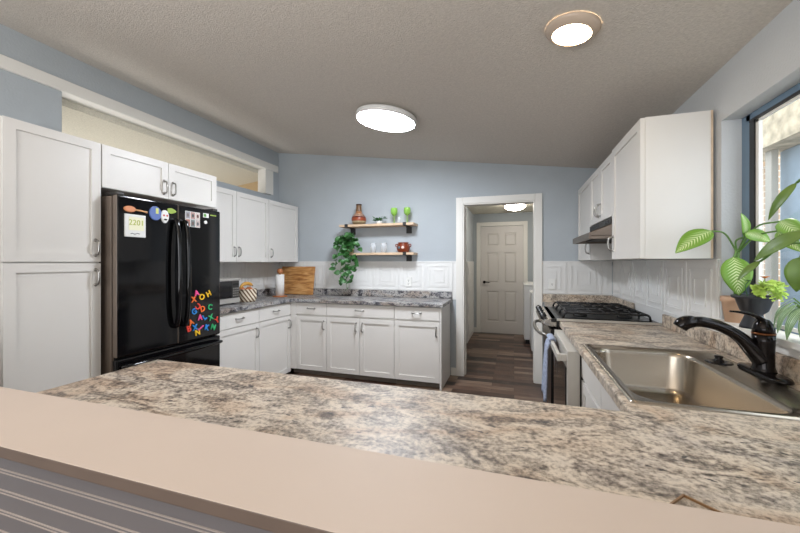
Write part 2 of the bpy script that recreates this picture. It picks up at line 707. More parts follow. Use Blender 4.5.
# wainscot strip and baseboards
m = MB()
m.box(HL, HL+.012, 5.95, HY, 0, 1.36)
for i in range(4):
    for q in (0, .05, .1):
        zz = .08+i*.32
        m.box(HL+.012, HL+.018, 6.0+q, 6.93-q, zz+q, zz+q+.012)
        m.box(HL+.012, HL+.018, 6.0+q, 6.93-q, zz+.3-q-.012, zz+.3-q)
        m.box(HL+.012, HL+.018, 6.0+q, 6.012+q, zz+q, zz+.3-q)
        m.box(HL+.012, HL+.018, 6.918-q, 6.93-q, zz+q, zz+.3-q)
struct(m.build('trim_5', 'tile'))
m = MB()
m.box(HL+.018, FD0-.075, HY-.014, HY, 0, .09)
struct(m.build('baseboard_hall', 'trim'))
struct(MB().box(-.735+.02, DX0-.080, YB-.014, YB, 0, .09).build('baseboard_back', 'trim'))

# six panel door at the end of the hall
P_X = [(FD0+.115, FD0+.345), (FD1-.345, FD1-.115)]
P_Z = [(.22, .80), (.95, 1.53), (1.65, 1.90)]
m = MB()
ys, ye = HY+.010, HY+.030
m.box(FD0+.001, FD1-.001, ye, HY+.05, .0, FDZ-.001)
for a, b in ((FD0+.001, P_X[0][0]), (P_X[0][1], P_X[1][0]), (P_X[1][1], FD1-.001)):
    m.box(a, b, ys, ye, 0, FDZ-.001)
for a, b in P_X:
    for c, e in ((0, P_Z[0][0]), (P_Z[0][1], P_Z[1][0]), (P_Z[1][1], P_Z[2][0]), (P_Z[2][1], FDZ-.001)):
        m.box(a, b, ys, ye, c, e)
d = struct(m.build('door_1', 'door'))
for c, e in P_Z:
    for a, b in P_X:
        m = MB()
        m.loft([[(a+.003+q, y, c+.003+q), (b-.003-q, y, c+.003+q), (b-.003-q, y, e-.003-q), (a+.003+q, y, e-.003-q)] for q, y in ((.012, ye), (.034, ye-.013), (.036, ye-.014))])
        m.build('door_panel', 'door', d)
m = MB()
m.lathe([(0, -.006), (.028, -.006), (.028, .004), (.012, .012), (.011, .045), (0, .045)], (FD0+.07, HY+.008, .965), 20, Matrix.Rotation(PI/2, 4, 'X'))
m.tube([(FD0+.07, HY-.035, .965), (FD0+.12, HY-.038, .967), (FD0+.17, HY-.035, .960)], .009)
m.build('door_handle', 'bronze', d)


struct(MB().box(HL-.12, HR+.12, HY+.13, HY+.2, 0, 2.4).build('hall_light_block', 'wall'))  # unseen slab added behind the hall door to block leaking sky light

# embossed splash panels around the walls
def tiles(axis, plane, sgn, ranges, z0, z1, base=.201):
    m = MB()
    def bx(a, b, t0, t1, za, zb):
        p, q = plane+sgn*t0, plane+sgn*t1
        if axis == 'y':
            m.box(a, b, min(p, q), max(p, q), za, zb)
        else:
            m.box(min(p, q), max(p, q), a, b, za, zb)
    T = .337
    for (a0, a1) in ranges:
        bx(a0, a1, 0, .006, z0, z1)
        bx(a0, a1, .006, .012, z1-.012, z1)
        k0 = math.floor((a0-base)/T)
        k1 = math.ceil((a1-base)/T)
        for k in range(k0, k1+1):
            for off, wd, h in ((.003, .008, .0115), (.046, .008, .0115), (.060, .005, .0095), (.102, .008, .0115)):
                a, b = base+k*T+off, base+(k+1)*T-off
                zc = (.995+z1)/2
                hh = (z1-.995)/2-off-.004
                ca, cb = max(a, a0), min(b, a1)
                if cb-ca < .01 or hh < .02:
                    continue
                bx(ca, cb, .006, h, zc+hh-wd, zc+hh)
                bx(ca, cb, .006, h, zc-hh, zc-hh+wd)
                if a > a0 and a+wd < a1:
                    bx(a, a+wd, .006, h, zc-hh+wd, zc+hh-wd)
                if b < a1 and b-wd > a0:
                    bx(b-wd, b, .006, h, zc-hh+wd, zc+hh-wd)
    return m


struct(tiles('y', YB, -1, [(XL+.012, DX0-.081)], .90, 1.355, -1.3675).build('trim_6', 'tile'))
struct(tiles('y', YB, -1, [(DX1+.076, XR-.013)], .90, 1.355).build('trim_10', 'tile'))
struct(tiles('x', XL, 1, [(2.56, YB-.001)], .90, 1.35).build('trim_7', 'tile'))
struct(tiles('x', XR, -1, [(2.20, YB-.001)], .90, 1.358).build('trim_8', 'tile'))

# window in the right wall
m = MB()
X0 = XR+.080
fr = [(WY1-.070, WY1-.001, WZ0, WZ1), (WY0+.001, WY0+.035, WZ0, WZ1)]
for a, b, c, dd in fr:
    m.box(X0, X0+.04, a, b, c, dd)
m.box(X0, X0+.04, WY0+.035, WY1-.035, WZ1-.035, WZ1-.001)
m.box(X0, X0+.04, WY0+.035, WY1-.035, WZ0+.001, WZ0+.03)
wf = struct(m.build('window_1', pixm('blue_grey_frame', (112, 136, 158)), bevel=.003))
m = MB()
m.box(X0+.002, X0+.016, WY1-.128, WY1-.106, WZ0+.03, WZ1-.04)
m.box(X0-.012, X0+.012, WY0+.038, WY0+.055, WZ0+.03, WZ1-.04)
m.box(X0+.002, X0+.012, WY0+.055, WY1-.107, WZ1-.058, WZ1-.046)
m.box(X0+.002, X0+.012, WY0+.055, WY1-.107, WZ0+.03, WZ0+.045)
m.build('sash', 'trim', wf)
m = MB()
m.box(X0-.004, X0+.02, WY1-.105, WY1-.071, WZ0+.03, WZ1-.036)
m.box(X0-.006, X0+.012, WY0+.04, WY1-.07, WZ1-.045, WZ1-.034)
m.build('seal', 'black', wf)
MB().box(X0+.014, X0+.018, WY0+.03, WY1-.03, WZ0+.025, WZ1-.03).build('pane', 'pane', wf)
m = MB()
m.box(XR-.045, X0, WY0, WY1+.045, 1.03, 1.055)
m.box(XR-.020, XR-.003, WY0, WY1+.035, .992, 1.03)
m.build('window_sill', 'trim', wf, bevel=.003)

# outside: brick chimney, porch post, pale blue fence boards, porch beam and roof
t = thing('brick_column', (2.95, 5.3, 0), 'tan brick column standing outside beyond the window', 'column')
MB().box(2.8, 3.1, 5.15, 5.65, 0, 2.45).build('column_shaft', 'brick', t)
MB().box(2.77, 3.13, 5.12, 5.68, 2.45, 2.55).build('column_cap', 'brick', t)
t = thing('porch_post', (2.33, 4.29, 0), 'cream painted porch post between the brick column and the pale blue boards', 'post')
MB().box(2.30, 2.355, 4.245, 4.335, 0, 2.40).build('post_shaft', 'post', t, bevel=.006)
t = thing('blue_board_fence', (2.6, 2.2, 0), 'pale blue upright board screen outside the kitchen window', 'fence')
for k in range(9):
    MB().box(2.42, 2.45, 4.55-(k+1)*.29-.2, 4.55-k*.29-.205, .05, 2.395).build('board', 'blueboard', t, bevel=.004)
MB().box(2.45, 2.5, 1.5, 4.3, .4, .5).build('rail', 'blueboard', t)
MB().box(2.45, 2.5, 1.5, 4.3, 1.9, 2.0).build('rail', 'blueboard', t)
MB().box(2.45, 2.52, 4.2, 4.28, 0, .4).build('board_post', 'blueboard', t)
MB().box(2.45, 2.52, 1.5, 1.58, 0, .4).build('board_post', 'blueboard', t)
tag(MB().box(2.2, 2.5, .2, 6.2, 2.40, 3.10).build('porch_beam', 'peel'), 'weathered tan porch beam with peeling paint outside above the window view', 'beam')
struct(MB().box(1.4, 7, -2, 9, -.1, 0).build('ground', 'ground'))


# ------------------------------------------------------------ cabinets
def pull(parent, cx, cz_, vertical=True, L=.096, mname='nickel'):
    """arched bar pull standing off the door face, local coordinates"""
    m = MB()
    if vertical:
        pts = [(cx, 0, cz_-L/2), (cx, -.022, cz_-L/2+.006), (cx, -.030, cz_-L/4), (cx, -.032, cz_), (cx, -.030, cz_+L/4), (cx, -.022, cz_+L/2-.006), (cx, 0, cz_+L/2)]
    else:
        pts = [(cx-L/2, 0, cz_), (cx-L/2+.006, -.022, cz_), (cx-L/4, -.030, cz_), (cx, -.032, cz_), (cx+L/4, -.030, cz_), (cx+L/2-.006, -.022, cz_), (cx+L/2, 0, cz_)]
    m.tube(arc(pts, 4), .006, 8)
    for q in (-L/2, L/2):
        c = (cx, 0, cz_+q) if vertical else (cx+q, 0, cz_)
        m.lathe([(0, .0), (.011, .0), (.009, .004), (0, .005)], c, 12, Matrix.Rotation(PI/2, 4, 'X'))
    return m.build('handle', mname, parent, local=True)


def shaker(x0, x1, z0, z1, parent, flat=False):
    g = .0022
    a, b, c, d = x0+g, x1-g, z0+g, z1-g
    m = MB()
    if flat:
        m.box(a, b, 0, .02, c, d)
        return m.build('drawer', 'cabinet', parent, bevel=.002, local=True)
    s = .052
    m.box(a, b, .010, .0215, c, d)
    m.box(a, a+s, 0, .010, c, d)
    m.box(b-s, b, 0, .010, c, d)
    m.box(a+s, b-s, 0, .010, d-s, d)
    m.box(a+s, b-s, 0, .010, c, c+s)
    # sticking bevel inside the frame
    return m.build('door', 'cabinet', parent, local=True)


def cabinet(name, loc, rz, w, d, z0, z1, fronts, label, cat='cabinet', group=None, toe=0, top=None):
    t = thing(name, loc, label, cat, group, rz)
    m = MB()
    m.box(0, w, .022, d, z0+toe, z1)
    if toe:
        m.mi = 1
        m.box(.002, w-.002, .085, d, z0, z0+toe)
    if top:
        m.mi = 0
        for q in (0, w-.018):
            m.box(q, q+.018, .022, d, z1, top)
        m.box(.018, w-.018, .022, .034, z1, top)
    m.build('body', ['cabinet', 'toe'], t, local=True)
    for f in fronts:
        kind, a, b, c, e = f[:5]
        if kind == 'filler':
            MB().box(a, b, 0, .0215, c, e).build('filler_strip', 'cabinet', t, local=True)
            continue
        o = shaker(a, b, c, e, t, flat=(kind == 'drawer'))
        if f[5]:
            hx, hz, v = f[5]
            pull(o, hx, hz, v)
    return t


XF = -2.55       # face of deep left units
# tall pantry
cabinet('pantry_cabinet', (XF, 1.14, 0), PI/2, .468, -(XL-XF)-.004, 0, 2.113,
        [('door', 0, .468, 1.342, 2.113, (.435, 1.435, True)), ('door', 0, .468, .10, 1.338, (.435, 1.245, True))],
        'tall white pantry cabinet reaching the floor at the left edge of the picture', toe=.09)
# over fridge
cabinet('over_fridge_cabinet', (XF, 1.612, 0), PI/2, .938, -(XL-XF)-.004, 1.83, 2.113,
        [('door', 0, .469, 1.83, 2.113, (.432, 1.915, True)), ('door', .469, .938, 1.83, 2.113, (.506, 1.915, True))],
        'short wide white wall cabinet above the black refrigerator', group=None)
# left wall cabinets
XU = -2.81
du = XU-XL-.004
cabinet('wall_cabinet', (XU, 2.553, 0), PI/2, 1.045, du, 1.345, 2.10,
        [('door', 0, .522, 1.345, 2.10, (.490, 1.455, True)), ('door', .522, 1.045, 1.345, 2.10, (.555, 1.455, True))],
        'white wall cabinet with two doors above the microwave and basket')
cabinet('wall_cabinet', (XU, 3.60, 0), PI/2, .612, du, 1.345, 2.10,
        [('door', 0, .612, 1.345, 2.10, (.04, 1.455, True))],
        'single door white wall cabinet in the back left corner above the paper towel')
# left base cabinets
db = XF-XL-.004
for k, (a, wd, lab) in enumerate(((2.553, .557, 'white base cabinet next to the refrigerator, below the microwave'),
                                  (3.112, .556, 'white base cabinet under the left counter, nearest the back corner'))):
    fr = [('drawer', 0, wd, .715, .865, (wd/2, .795, False)), ('door', 0, wd, .035, .712, ((wd-.04), .61, True))]
    cabinet('base_cabinet', (XF, a, 0), PI/2, wd, db, 0, .868, fr, lab, toe=.03)
# back base cabinets
YF = 3.67
dbk = YB-YF-.014
fr1 = [('drawer', .093, .501, .725, .865, (.297, .80, False)), ('door', .093, .501, .072, .712, (.463, .61, True)), ('filler', .0225, .092, .072, .865, None)]
cabinet('base_cabinet', (-2.571, YF, 0), 0, .501, dbk, 0, .868, fr1, 'narrow white base cabinet on the back wall, left end below the cutting board side', toe=.068)
fr2 = [('drawer', 0, .826, .725, .865, (.413, .80, False)), ('door', 0, .413, .072, .712, (.375, .61, True)), ('door', .413, .826, .072, .712, (.451, .61, True))]
cabinet('base_cabinet', (-2.069, YF, 0), 0, .826, dbk, 0, .868, fr2, 'wide white base cabinet with two doors under one wide drawer on the back wall', toe=.068)
fr3 = [('drawer', 0, .502, .725, .865, (.251, .80, False)), ('door', 0, .502, .072, .712, (.465, .61, True))]
cabinet('base_cabinet', (-1.242, YF, 0), 0, .502, dbk, 0, .868, fr3, 'white base cabinet at the doorway end of the back counter', toe=.068)
# right side bases: sink base and peninsula
XRF = .345
wr = XR-XRF-.004
cabinet('sink_base_cabinet', (XRF, 2.118, 0), -PI/2, .90, wr, 0, .68,
        [('drawer', 0, .45, .725, .865, None), ('drawer', .45, .90, .725, .865, None), ('door', 0, .45, .09, .712, (.41, .61, True)), ('door', .45, .90, .09, .712, (.49, .61, True))],
        'white sink base cabinet under the steel sink beside the dishwasher', toe=.085, top=.868)
cabinet('peninsula_cabinet', (.34, 1.155, 0), PI, 1.835, .535, 0, .868,
        [('door', .02, .60, .09, .865, None), ('door', .62, 1.20, .09, .865, None), ('door', 1.22, 1.81, .09, .865, None)],
        'white base cabinet run under the near granite peninsula', toe=.085)
# right wall cabinets
XRU = .653
dr = XR-XRU-.014
t = cabinet('wall_cabinet', (XRU, 2.828, 0), -PI/2, .592, dr, 1.361, 2.125,
            [('door', 0, .592, 1.361, 2.125, (.035, 1.47, True))],
            'large white wall cabinet beside the window with its bare side showing')
MB().box(.5921, .5935, dr-.010, dr, 1.361, 2.125).build('scribe_strip', 'raw_edge', t, local=True)
t['label'] = 'white wall cabinet nearest the window, its broad bare side facing the plants'
cabinet('wall_cabinet', (XRU, 3.575, 0), -PI/2, .745, dr, 1.665, 2.113,
        [('door', 0, .372, 1.665, 2.113, (.340, 1.755, True)), ('door', .372, .745, 1.665, 2.113, (.404, 1.755, True))],
        'short white wall cabinet with two doors directly above the range hood')
cabinet('wall_cabinet', (XRU, YB-.016, 0), -PI/2, .637, dr, 1.361, 2.113,
        [('door', 0, .637, 1.361, 2.113, (.595, 1.47, True))],
        'white wall cabinet in the far right corner behind the range hood')

# ------------------------------------------------------------ worktops
# left and back L shaped counter
m = MB()
slab(m, [(XL+.013, 2.555), (XF+.03, 2.555), (XF+.03, YF-.028), (-.70, YF-.028), (-.70, YB-.013), (XL+.013, YB-.013)], [], .87, .91)
wt = m.build('worktop', 'granite_light_cast', bevel=.006, seg=3)
tag(wt, 'granite pattern L shaped worktop along the left and back walls, the greyer light on it painted in', 'worktop')
m = MB()
m.box(XL+.013, XL+.035, 2.555, YB-.036, .9105, .993)
m.box(XL+.013, -.70, YB-.035, YB-.013, .9105, .993)
m.build('backsplash', 'granite_light_cast', wt, bevel=.004)
MB().box(-.7395, -.722, YF-.0, YB-.014, 0, .868).build('end_panel', 'cabinet', wt)
# peninsula + right counter
PX0 = -1.51
sx0, sx1, sy0, sy1 = .352, .888, 1.262, 2.045
m = MB()
slab(m, [(PX0, .577), (XR-.013, .577), (XR-.013, 2.842), (.318, 2.842), (.318, 1.18), (PX0, 1.18)],
     [[(sx0, sy0), (sx1, sy0), (sx1, sy1), (sx0, sy1)]], .87, .91)
wt2 = m.build('worktop', 'granite', bevel=.006, seg=3)
tag(wt2, 'beige and brown granite pattern worktop running along the peninsula and under the sink', 'worktop')
m = MB()
m.box(XR-.034, XR-.012, .635, 2.842, .9105, .991)
m.build('backsplash', 'granite', wt2, bevel=.004)
# short counter behind the range
m = MB()
m.box(.318, XR-.013, 3.628, YB-.013, .87, .91)
wt3 = m.build('worktop', 'granite', bevel=.005)
tag(wt3, 'short granite pattern worktop in the corner beyond the gas range', 'worktop')
m = MB()
m.box(XR-.034, XR-.013, 3.50, YB-.036, .9105, .995)
m.box(.30, XR-.013, YB-.035, YB-.013, .9105, .995)
m.build('backsplash', 'granite', wt3, bevel=.004)
cabinet('corner_base_cabinet', (XRF, YB-.014, 0), -PI/2, .585, wr-.01, 0, .868, [('door', 0, .585, .09, .865, None)],
        'white base cabinet between the range and the doorway wall', toe=.085)

# bar: half wall, beadboard face, top
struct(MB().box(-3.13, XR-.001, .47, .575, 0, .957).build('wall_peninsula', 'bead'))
m = MB()
x = -3.13
m.box(x, XR-.001, .462, .47, 0, .957)
k = 0
while .902-.0437*k > .05:
    z = .902-.0437*k
    m.mi = 1
    m.prism([(.462, z-.0016), (.4600, z-.0010), (.4600, z+.0006), (.462, z+.0012)], 'x', x, XR-.002)
    m.prism([(.462, z-.0086), (.4604, z-.0080), (.4604, z-.0068), (.462, z-.0062)], 'x', x, XR-.002)
    k += 1
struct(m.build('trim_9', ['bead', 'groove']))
m = MB()
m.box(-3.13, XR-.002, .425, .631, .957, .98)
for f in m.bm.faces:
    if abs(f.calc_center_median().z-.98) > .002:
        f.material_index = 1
o = m.build('bar_top', ['bar', 'bar_edge_shade'], bevel=.002)
tag(o, 'long pinkish beige bar top in the foreground on the beadboard half wall', 'bar top')

# ------------------------------------------------------------ fridge
FX = -2.45
t = thing('refrigerator', (-2.78, 2.06, 0), 'black glossy french door refrigerator with letter magnets and photos on it', 'refrigerator')
MB().box(XL+.03, -2.515, 1.645, 2.495, .03, 1.78).build('body', 'fridge_side', t, bevel=.006)
for a in (1.70, 2.42):
    for b in (-3.0, -2.65):
        MB().lathe([(0, 0), (.022, 0), (.022, .03), (0, .03)], (b, a, 0), 12).build('foot', 'black', t)
for (a, b) in ((1.637, 2.080), (2.084, 2.492)):
    m = MB()
    m.box(-2.495, FX, a, b, .715, 1.785)
    for f in m.bm.faces:
        c = f.calc_center_median()
        if abs(c.x-FX) > .01 and abs(c.z-1.24) < .2:
            f.material_index = 1
    dr_ = m.build('door', ['black_gloss', 'fridge_side'], t, bevel=.012, seg=4)
    hy = 2.045 if a < 1.8 else 2.122
    m = MB()
    pts = [(FX-.002, hy, 1.655), (FX+.03, hy, 1.64), (FX+.050, hy, 1.50), (FX+.058, hy, 1.25), (FX+.050, hy, 1.0), (FX+.03, hy, .875), (FX-.002, hy, .86)]
    m.tube(arc(pts, 6), .018, 12)
    m.build('handle', 'black_gloss', dr_)
m = MB()
m.box(-2.495, FX, 1.637, 2.492, .07, .705)
dr_ = m.build('freezer_drawer', 'black_gloss', t, bevel=.012, seg=4)
m = MB()
pts = [(FX-.002, 1.67, .655), (FX+.04, 1.675, .658), (FX+.058, 1.85, .66), (FX+.062, 2.06, .66), (FX+.058, 2.28, .66), (FX+.04, 2.455, .658), (FX-.002, 2.46, .655)]
m.tube(arc(pts, 6), .013, 12)
m.build('handle', 'black_gloss', dr_)
for a in (1.65, 2.43):
    MB().box(-2.58, -2.47, a, a+.05, 1.787, 1.805).build('hinge_cover', 'dgrey', t, bevel=.004)
MB().box(-2.514, -2.496, 1.66, 2.48, .07, 1.76).build('door_gasket', 'black', t)

# magnets on the fridge
FXF = FX+.0005


def yz(px, py, X=FX):
    th = math.atan(114/356)
    u = (px-400)/356
    dx, dy, dz = u*math.cos(th)-math.sin(th), u*math.sin(th)+math.cos(th), (262.5-py)/356
    q = X/dx
    return dy*q, 1.34+dz*q


t = thing('hairbrush_magnet', (FX, 1.74, 1.70), 'orange paddle brush shaped magnet at the top of the left refrigerator door', 'magnet')
m = MB()
m.loft([[(FXF+x_, 1.715+.038*math.cos(a)*s_, 1.698+.021*math.sin(a)*s_) for a in [2*PI*k/20 for k in range(20)]] for x_, s_ in ((0, 1), (.008, 1), (.011, .8))])
m.build('paddle', pixm('peach_wood', (224, 148, 104)), t)
m = MB()
m.tube([(FXF+.006, 1.748, 1.697), (FXF+.006, 1.80, 1.694), (FXF+.006, 1.83, 1.690)], [.006, .0055, .008], 8)
m.build('brush_handle', pixm('peach_light', (226, 172, 124)), t)
t = thing('calendar_frame', (FX, 1.755, 1.6), 'white square framed card with yellow green numbers on the left refrigerator door', 'framed card')
y0, z1 = 1.681, 1.664
y1, z0 = 1.818, 1.512
MB().box(FXF, FXF+.012, y0, y1, z0, z1).build('frame', 'pale_block', t, bevel=.002)
MB().box(FXF+.0122, FXF+.0135, y0+.022, y1-.014, z0+.045, z1-.018).build('card', pixm('card_cream', (238, 236, 206)), t)


def text(s, size, loc, matname, parent=None, name='letter', ext=.003, rot=(PI/2, 0, PI/2), roll=0):
    c = bpy.data.curves.new(name, 'FONT')
    c.body = s
    c.size = size
    c.extrude = ext
    c.offset = .0016 if name == 'letter_magnet' else 0
    c.align_x = 'CENTER'
    c.align_y = 'CENTER'
    o = bpy.data.objects.new(name, c)
    COL.objects.link(o)
    dg = bpy.context.evaluated_depsgraph_get()
    me = bpy.data.meshes.new_from_object(o.evaluated_get(dg))
    COL.objects.unlink(o)
    bpy.data.objects.remove(o)
    R = Matrix.Translation(loc) @ Matrix.Rotation(rot[2], 4, 'Z') @ Matrix.Rotation(rot[0], 4, 'X') @ Matrix.Rotation(roll, 4, 'Z')
    if parent is not None:
        R = Matrix.Translation(-LOC[parent.name][0]) @ R
    me.transform(R)
    me.materials.clear()
    me.materials.append(M[matname])
    ob = bpy.data.objects.new(name, me)
    COL.objects.link(ob)
    if parent is not None:
        ob.parent = parent
        LOC[ob.name] = LOC[parent.name]
    return ob


pixm('lime_ink', (176, 186, 60))
pixm('grey_ink', (96, 96, 104))
text('2201', .052, (FXF+.0142, 1.753, 1.608), 'lime_ink', t, 'number', .0006)
m = MB()
m.tube([(FXF+.0135, 1.715, 1.532), (FXF+.0135, 1.725, 1.536), (FXF+.0135, 1.74, 1.531), (FXF+.0135, 1.76, 1.538), (FXF+.0135, 1.775, 1.534)], .0022, 5)
m.build('script_line', 'grey_ink', t)

t = thing('blue_jersey_magnet', (FX, 1.88, 1.7), 'round blue magnet with a pale yellow stripe beside the brush magnet', 'magnet')
m = MB()
m.loft([[(FXF+x_, 1.893+.045*math.cos(a)*s_, 1.692+.05*math.sin(a)*s_) for a in [2*PI*k/24 for k in range(24)]] for x_, s_ in ((0, 1), (.007, 1), (.009, .9))])
m.build('disc', pixm('magnet_blue', (92, 116, 178)), t)
MB().box(FXF+.009, FXF+.011, 1.893, 1.912, 1.69, 1.73).build('stripe', pixm('pale_yellow', (220, 224, 130)), t)
t = thing('skull_magnet', (FX, 1.965, 1.7), 'white painted skull magnet with dark mouth on the left refrigerator door', 'magnet')
m = MB()
m.loft([[(FXF+x_, 1.965+.032*math.cos(a)*s_*(1-.2*max(0, -math.sin(a))), 1.677+.048*math.sin(a)*s_) for a in [2*PI*k/24 for k in range(24)]] for x_, s_ in ((0, 1), (.008, 1), (.012, .8))])
m.build('face', 'pale_block', t)
for nm_, mm, cy, cz2, ry, rz2 in (('eye', pixm('eye_red', (200, 70, 60)), 1.953, 1.685, .007, .007), ('eye', M['eye_red'], 1.978, 1.685, .007, .007), ('mouth', M['black'], 1.965, 1.655, .013, .006)):
    m = MB()
    m.loft([[(FXF+x_, cy+ry*math.cos(a), cz2+rz2*math.sin(a)) for a in [2*PI*k/14 for k in range(14)]] for x_ in (.011, .0135)])
    m.build(nm_, mm, t)
m = MB()
m.loft([[(FXF+x_, yz(170.8, 211)[0]+.035*math.cos(a)*(1+.18*math.cos(3*a)), yz(170.8, 211)[1]+.02*math.sin(a)) for a in [2*PI*k/24 for k in range(24)]] for x_ in (0, .006)])
tag(m.build('leaf_magnet', pixm('lime_magnet', (150, 176, 70))), 'small lime green magnet beside the skull magnet', 'magnet')
# photo strips
cols = ((150, 150, 158), (176, 140, 132), (208, 196, 188), (168, 108, 92), (120, 130, 128), (196, 180, 176))
k = 0
ya, za = yz(185, 210.5)
yb, zb = yz(199.8, 224)
for r_ in range(2):
    for c_ in range(3):
        w_ = (yb-ya)/3
        h_ = .062
        y_ = ya+c_*w_
        z_ = za-(r_+1)*h_-.004*c_*0
        pixm('photo_tone_%d' % k, cols[k])
        pixm('photo_mark_%d' % k, tuple(int(v*.6) for v in cols[5-k]))
        tt = thing('photo', (FX, y_+w_/2, z_), 'small %s snapshot in the %s row of photos on the right refrigerator door' % (('left', 'middle', 'right')[c_], ('upper', 'lower')[r_]), 'photo', 'snapshots on the refrigerator')
        MB().box(FXF, FXF+.002, y_+.001, y_+w_-.001, z_+.001, z_+h_-.001).build('print', 'pale_block', tt)
        MB().box(FXF+.0021, FXF+.003, y_+.004, y_+w_-.004, z_+.004, z_+h_-.004).build('picture', M['photo_tone_%d' % k], tt)
        m = MB()
        m.loft([[(FXF+x_, y_+w_*.5+.010*math.cos(a), z_+h_*.48+.015*math.sin(a)) for a in [2*PI*j/14 for j in range(14)]] for x_ in (.003, .0036)])
        m.build('figure', M['photo_mark_%d' % k], tt)
        k += 1
ya, za = yz(203, 213)
tt = thing('green_card', (FX, ya+.03, za-.04), 'small green and white card stuck at the top right of the refrigerator', 'card')
MB().box(FXF, FXF+.003, ya, ya+.055, za-.035, za).build('card', 'pale_block', tt)
MB().box(FXF+.0031, FXF+.004, ya+.004, ya+.03, za-.03, za-.005).build('print', pixm('leaf_print', (90, 150, 70)), tt)
ya, za = yz(205.3, 222.3)
m = MB()
m.loft([[(FXF+x_, ya+.014*math.cos(a), za+.014*math.sin(a)) for a in [2*PI*j/18 for j in range(18)]] for x_ in (0, .006)])
tag(m.build('button_magnet', 'pale_block'), 'tiny white round magnet below the green card on the refrigerator', 'magnet')
ya, za = yz(211, 215.5)
tag(MB().box(FXF, FXF+.005, ya-.01, ya+.05, za-.003, za+.006).build('strip_magnet', 'lime_magnet'), 'thin pale green strip magnet at the top right corner of the refrigerator', 'magnet')

LET = [('A', 196.3, 293.3, 'pink', .25), ('O', 201.5, 297.2, 'yellow', 0), ('H', 208.3, 294, 'yellow', .5), ('X', 193.4, 299.5, 'orange', .1),
       ('C', 197.8, 306.4, 'red', 2.4), ('D', 202.2, 309, 'orange', .3), ('C', 209.6, 307.2, 'green', -.2), ('G', 193.8, 311.8, 'blue', .5),
       ('A', 199.7, 317.6, 'pink', 0), ('L', 204.2, 317.4, 'blue', .6), ('X', 210.6, 317.6, 'green', .3), ('Y', 216.6, 320.4, 'red', .5),
       ('A', 190.8, 322.6, 'orange', .4), ('B', 188.4, 329, 'red', .3), ('X', 194.6, 327.8, 'blue', .1), ('J', 200.8, 327.6, 'pink', -1),
       ('K', 206.4, 327.6, 'blue', -.3), ('N', 212.8, 327.2, 'green', -.4), ('N', 197.2, 332.6, 'yellow', .1)]
CC = {'pink': (240, 84, 150), 'yellow': (246, 196, 40), 'orange': (246, 118, 50), 'red': (232, 70, 56), 'green': (52, 180, 110), 'blue': (44, 136, 214)}
for k_, v_ in CC.items():
    pixm('magnet_'+k_, v_) if k_ != 'blue' else pixm('magnet_sky', v_)
where = ['at the top left of the letters', 'top row beside the pink A', 'top right of the letters', 'just below the pink A at the top',
         'upside down above the sky blue G', 'in the second row next to the red C', 'below the yellow H', 'at the left side under the orange X',
         'in the middle of the cluster', 'in the middle beside the pink A', 'between the blue L and the red Y', 'at the far right of the cluster',
         'at the far left above the red B', 'at the bottom left corner', 'in the bottom row beside the red B', 'in the bottom row between two blue letters',
         'in the bottom row left of the green N', 'at the bottom right', 'lowest of all letters']
for (ch, px_, py_, cn, rl), wh in zip(LET, where):
    y_, z_ = yz(px_, py_)
    o = text(ch, .064, (FXF+.004, y_, z_), 'magnet_sky' if cn == 'blue' else 'magnet_'+cn, None, 'letter_magnet', .0035, roll=rl)
    tag(o, '%s letter %s magnet on the refrigerator %s' % (cn, ch, wh), 'magnet', 'letter magnets on the refrigerator')

# ------------------------------------------------------------ ceiling lamps
n_ = math.atan(.135)
def ceil_m(x, y):
    # frame whose -Z points out of the sloped ceiling
    return Matrix.Translation((x, y, cz(x))) @ Matrix.Rotation(n_, 4, 'Y')


t = thing('ceiling_light', (-1.018, 2.815, cz(-1.018)), 'large round cool white flush ceiling lamp over the kitchen', 'ceiling light')
A = ceil_m(-1.018, 2.815)
MB().lathe([(0, -.002), (.20, -.002), (.20, -.030), (.0, -.030)], n=48, M4=A).build('mounting_base', 'trim', t)
MB().lathe([(.20, -.018), (.250, -.020), (.254, -.030), (.254, -.062), (.246, -.066), (.242, -.060), (.242, -.030), (.20, -.028)], n=64, M4=A).build('rim', 'white_enamel', t)
MB().lathe([(.2415, -.034), (.2415, -.064), (.20, -.070), (.1, -.073), (.0, -.074)], n=64, M4=A).build('diffuser', 'led', t)
t = thing('ceiling_light', (.256, 1.796, cz(.256)), 'small round warm ceiling lamp with a metal ring above the peninsula', 'ceiling light')
A = ceil_m(.256, 1.796)
MB().lathe([(.116, -.001), (.118, -.006), (.112, -.016), (.088, -.034), (.083, -.034), (.083, -.028), (.105, -.004)], n=48, M4=A).build('ring', pixm('champagne_ring', (190, 172, 154)), t)
MB().lathe([(.084, -.020), (.084, -.030), (.06, -.037), (.03, -.039), (.0, -.040)], n=48, M4=A).build('diffuser', 'warm', t)
t = thing('ceiling_light', (.015, 5.95, 2.27), 'frosted glass bowl lamp on the ceiling of the hall beyond the doorway', 'ceiling light')
MB().lathe([(0, -.001), (.17, -.001), (.175, -.02), (.165, -.028), (0, -.028)], (.015, 5.95, 2.27), 40).build('metal_pan', 'nickel', t)
MB().lathe([(.16, -.026), (.15, -.055), (.11, -.085), (.05, -.10), (0, -.103)], (.015, 5.95, 2.27), 40).build('glass_bowl', 'hall_glow', t)

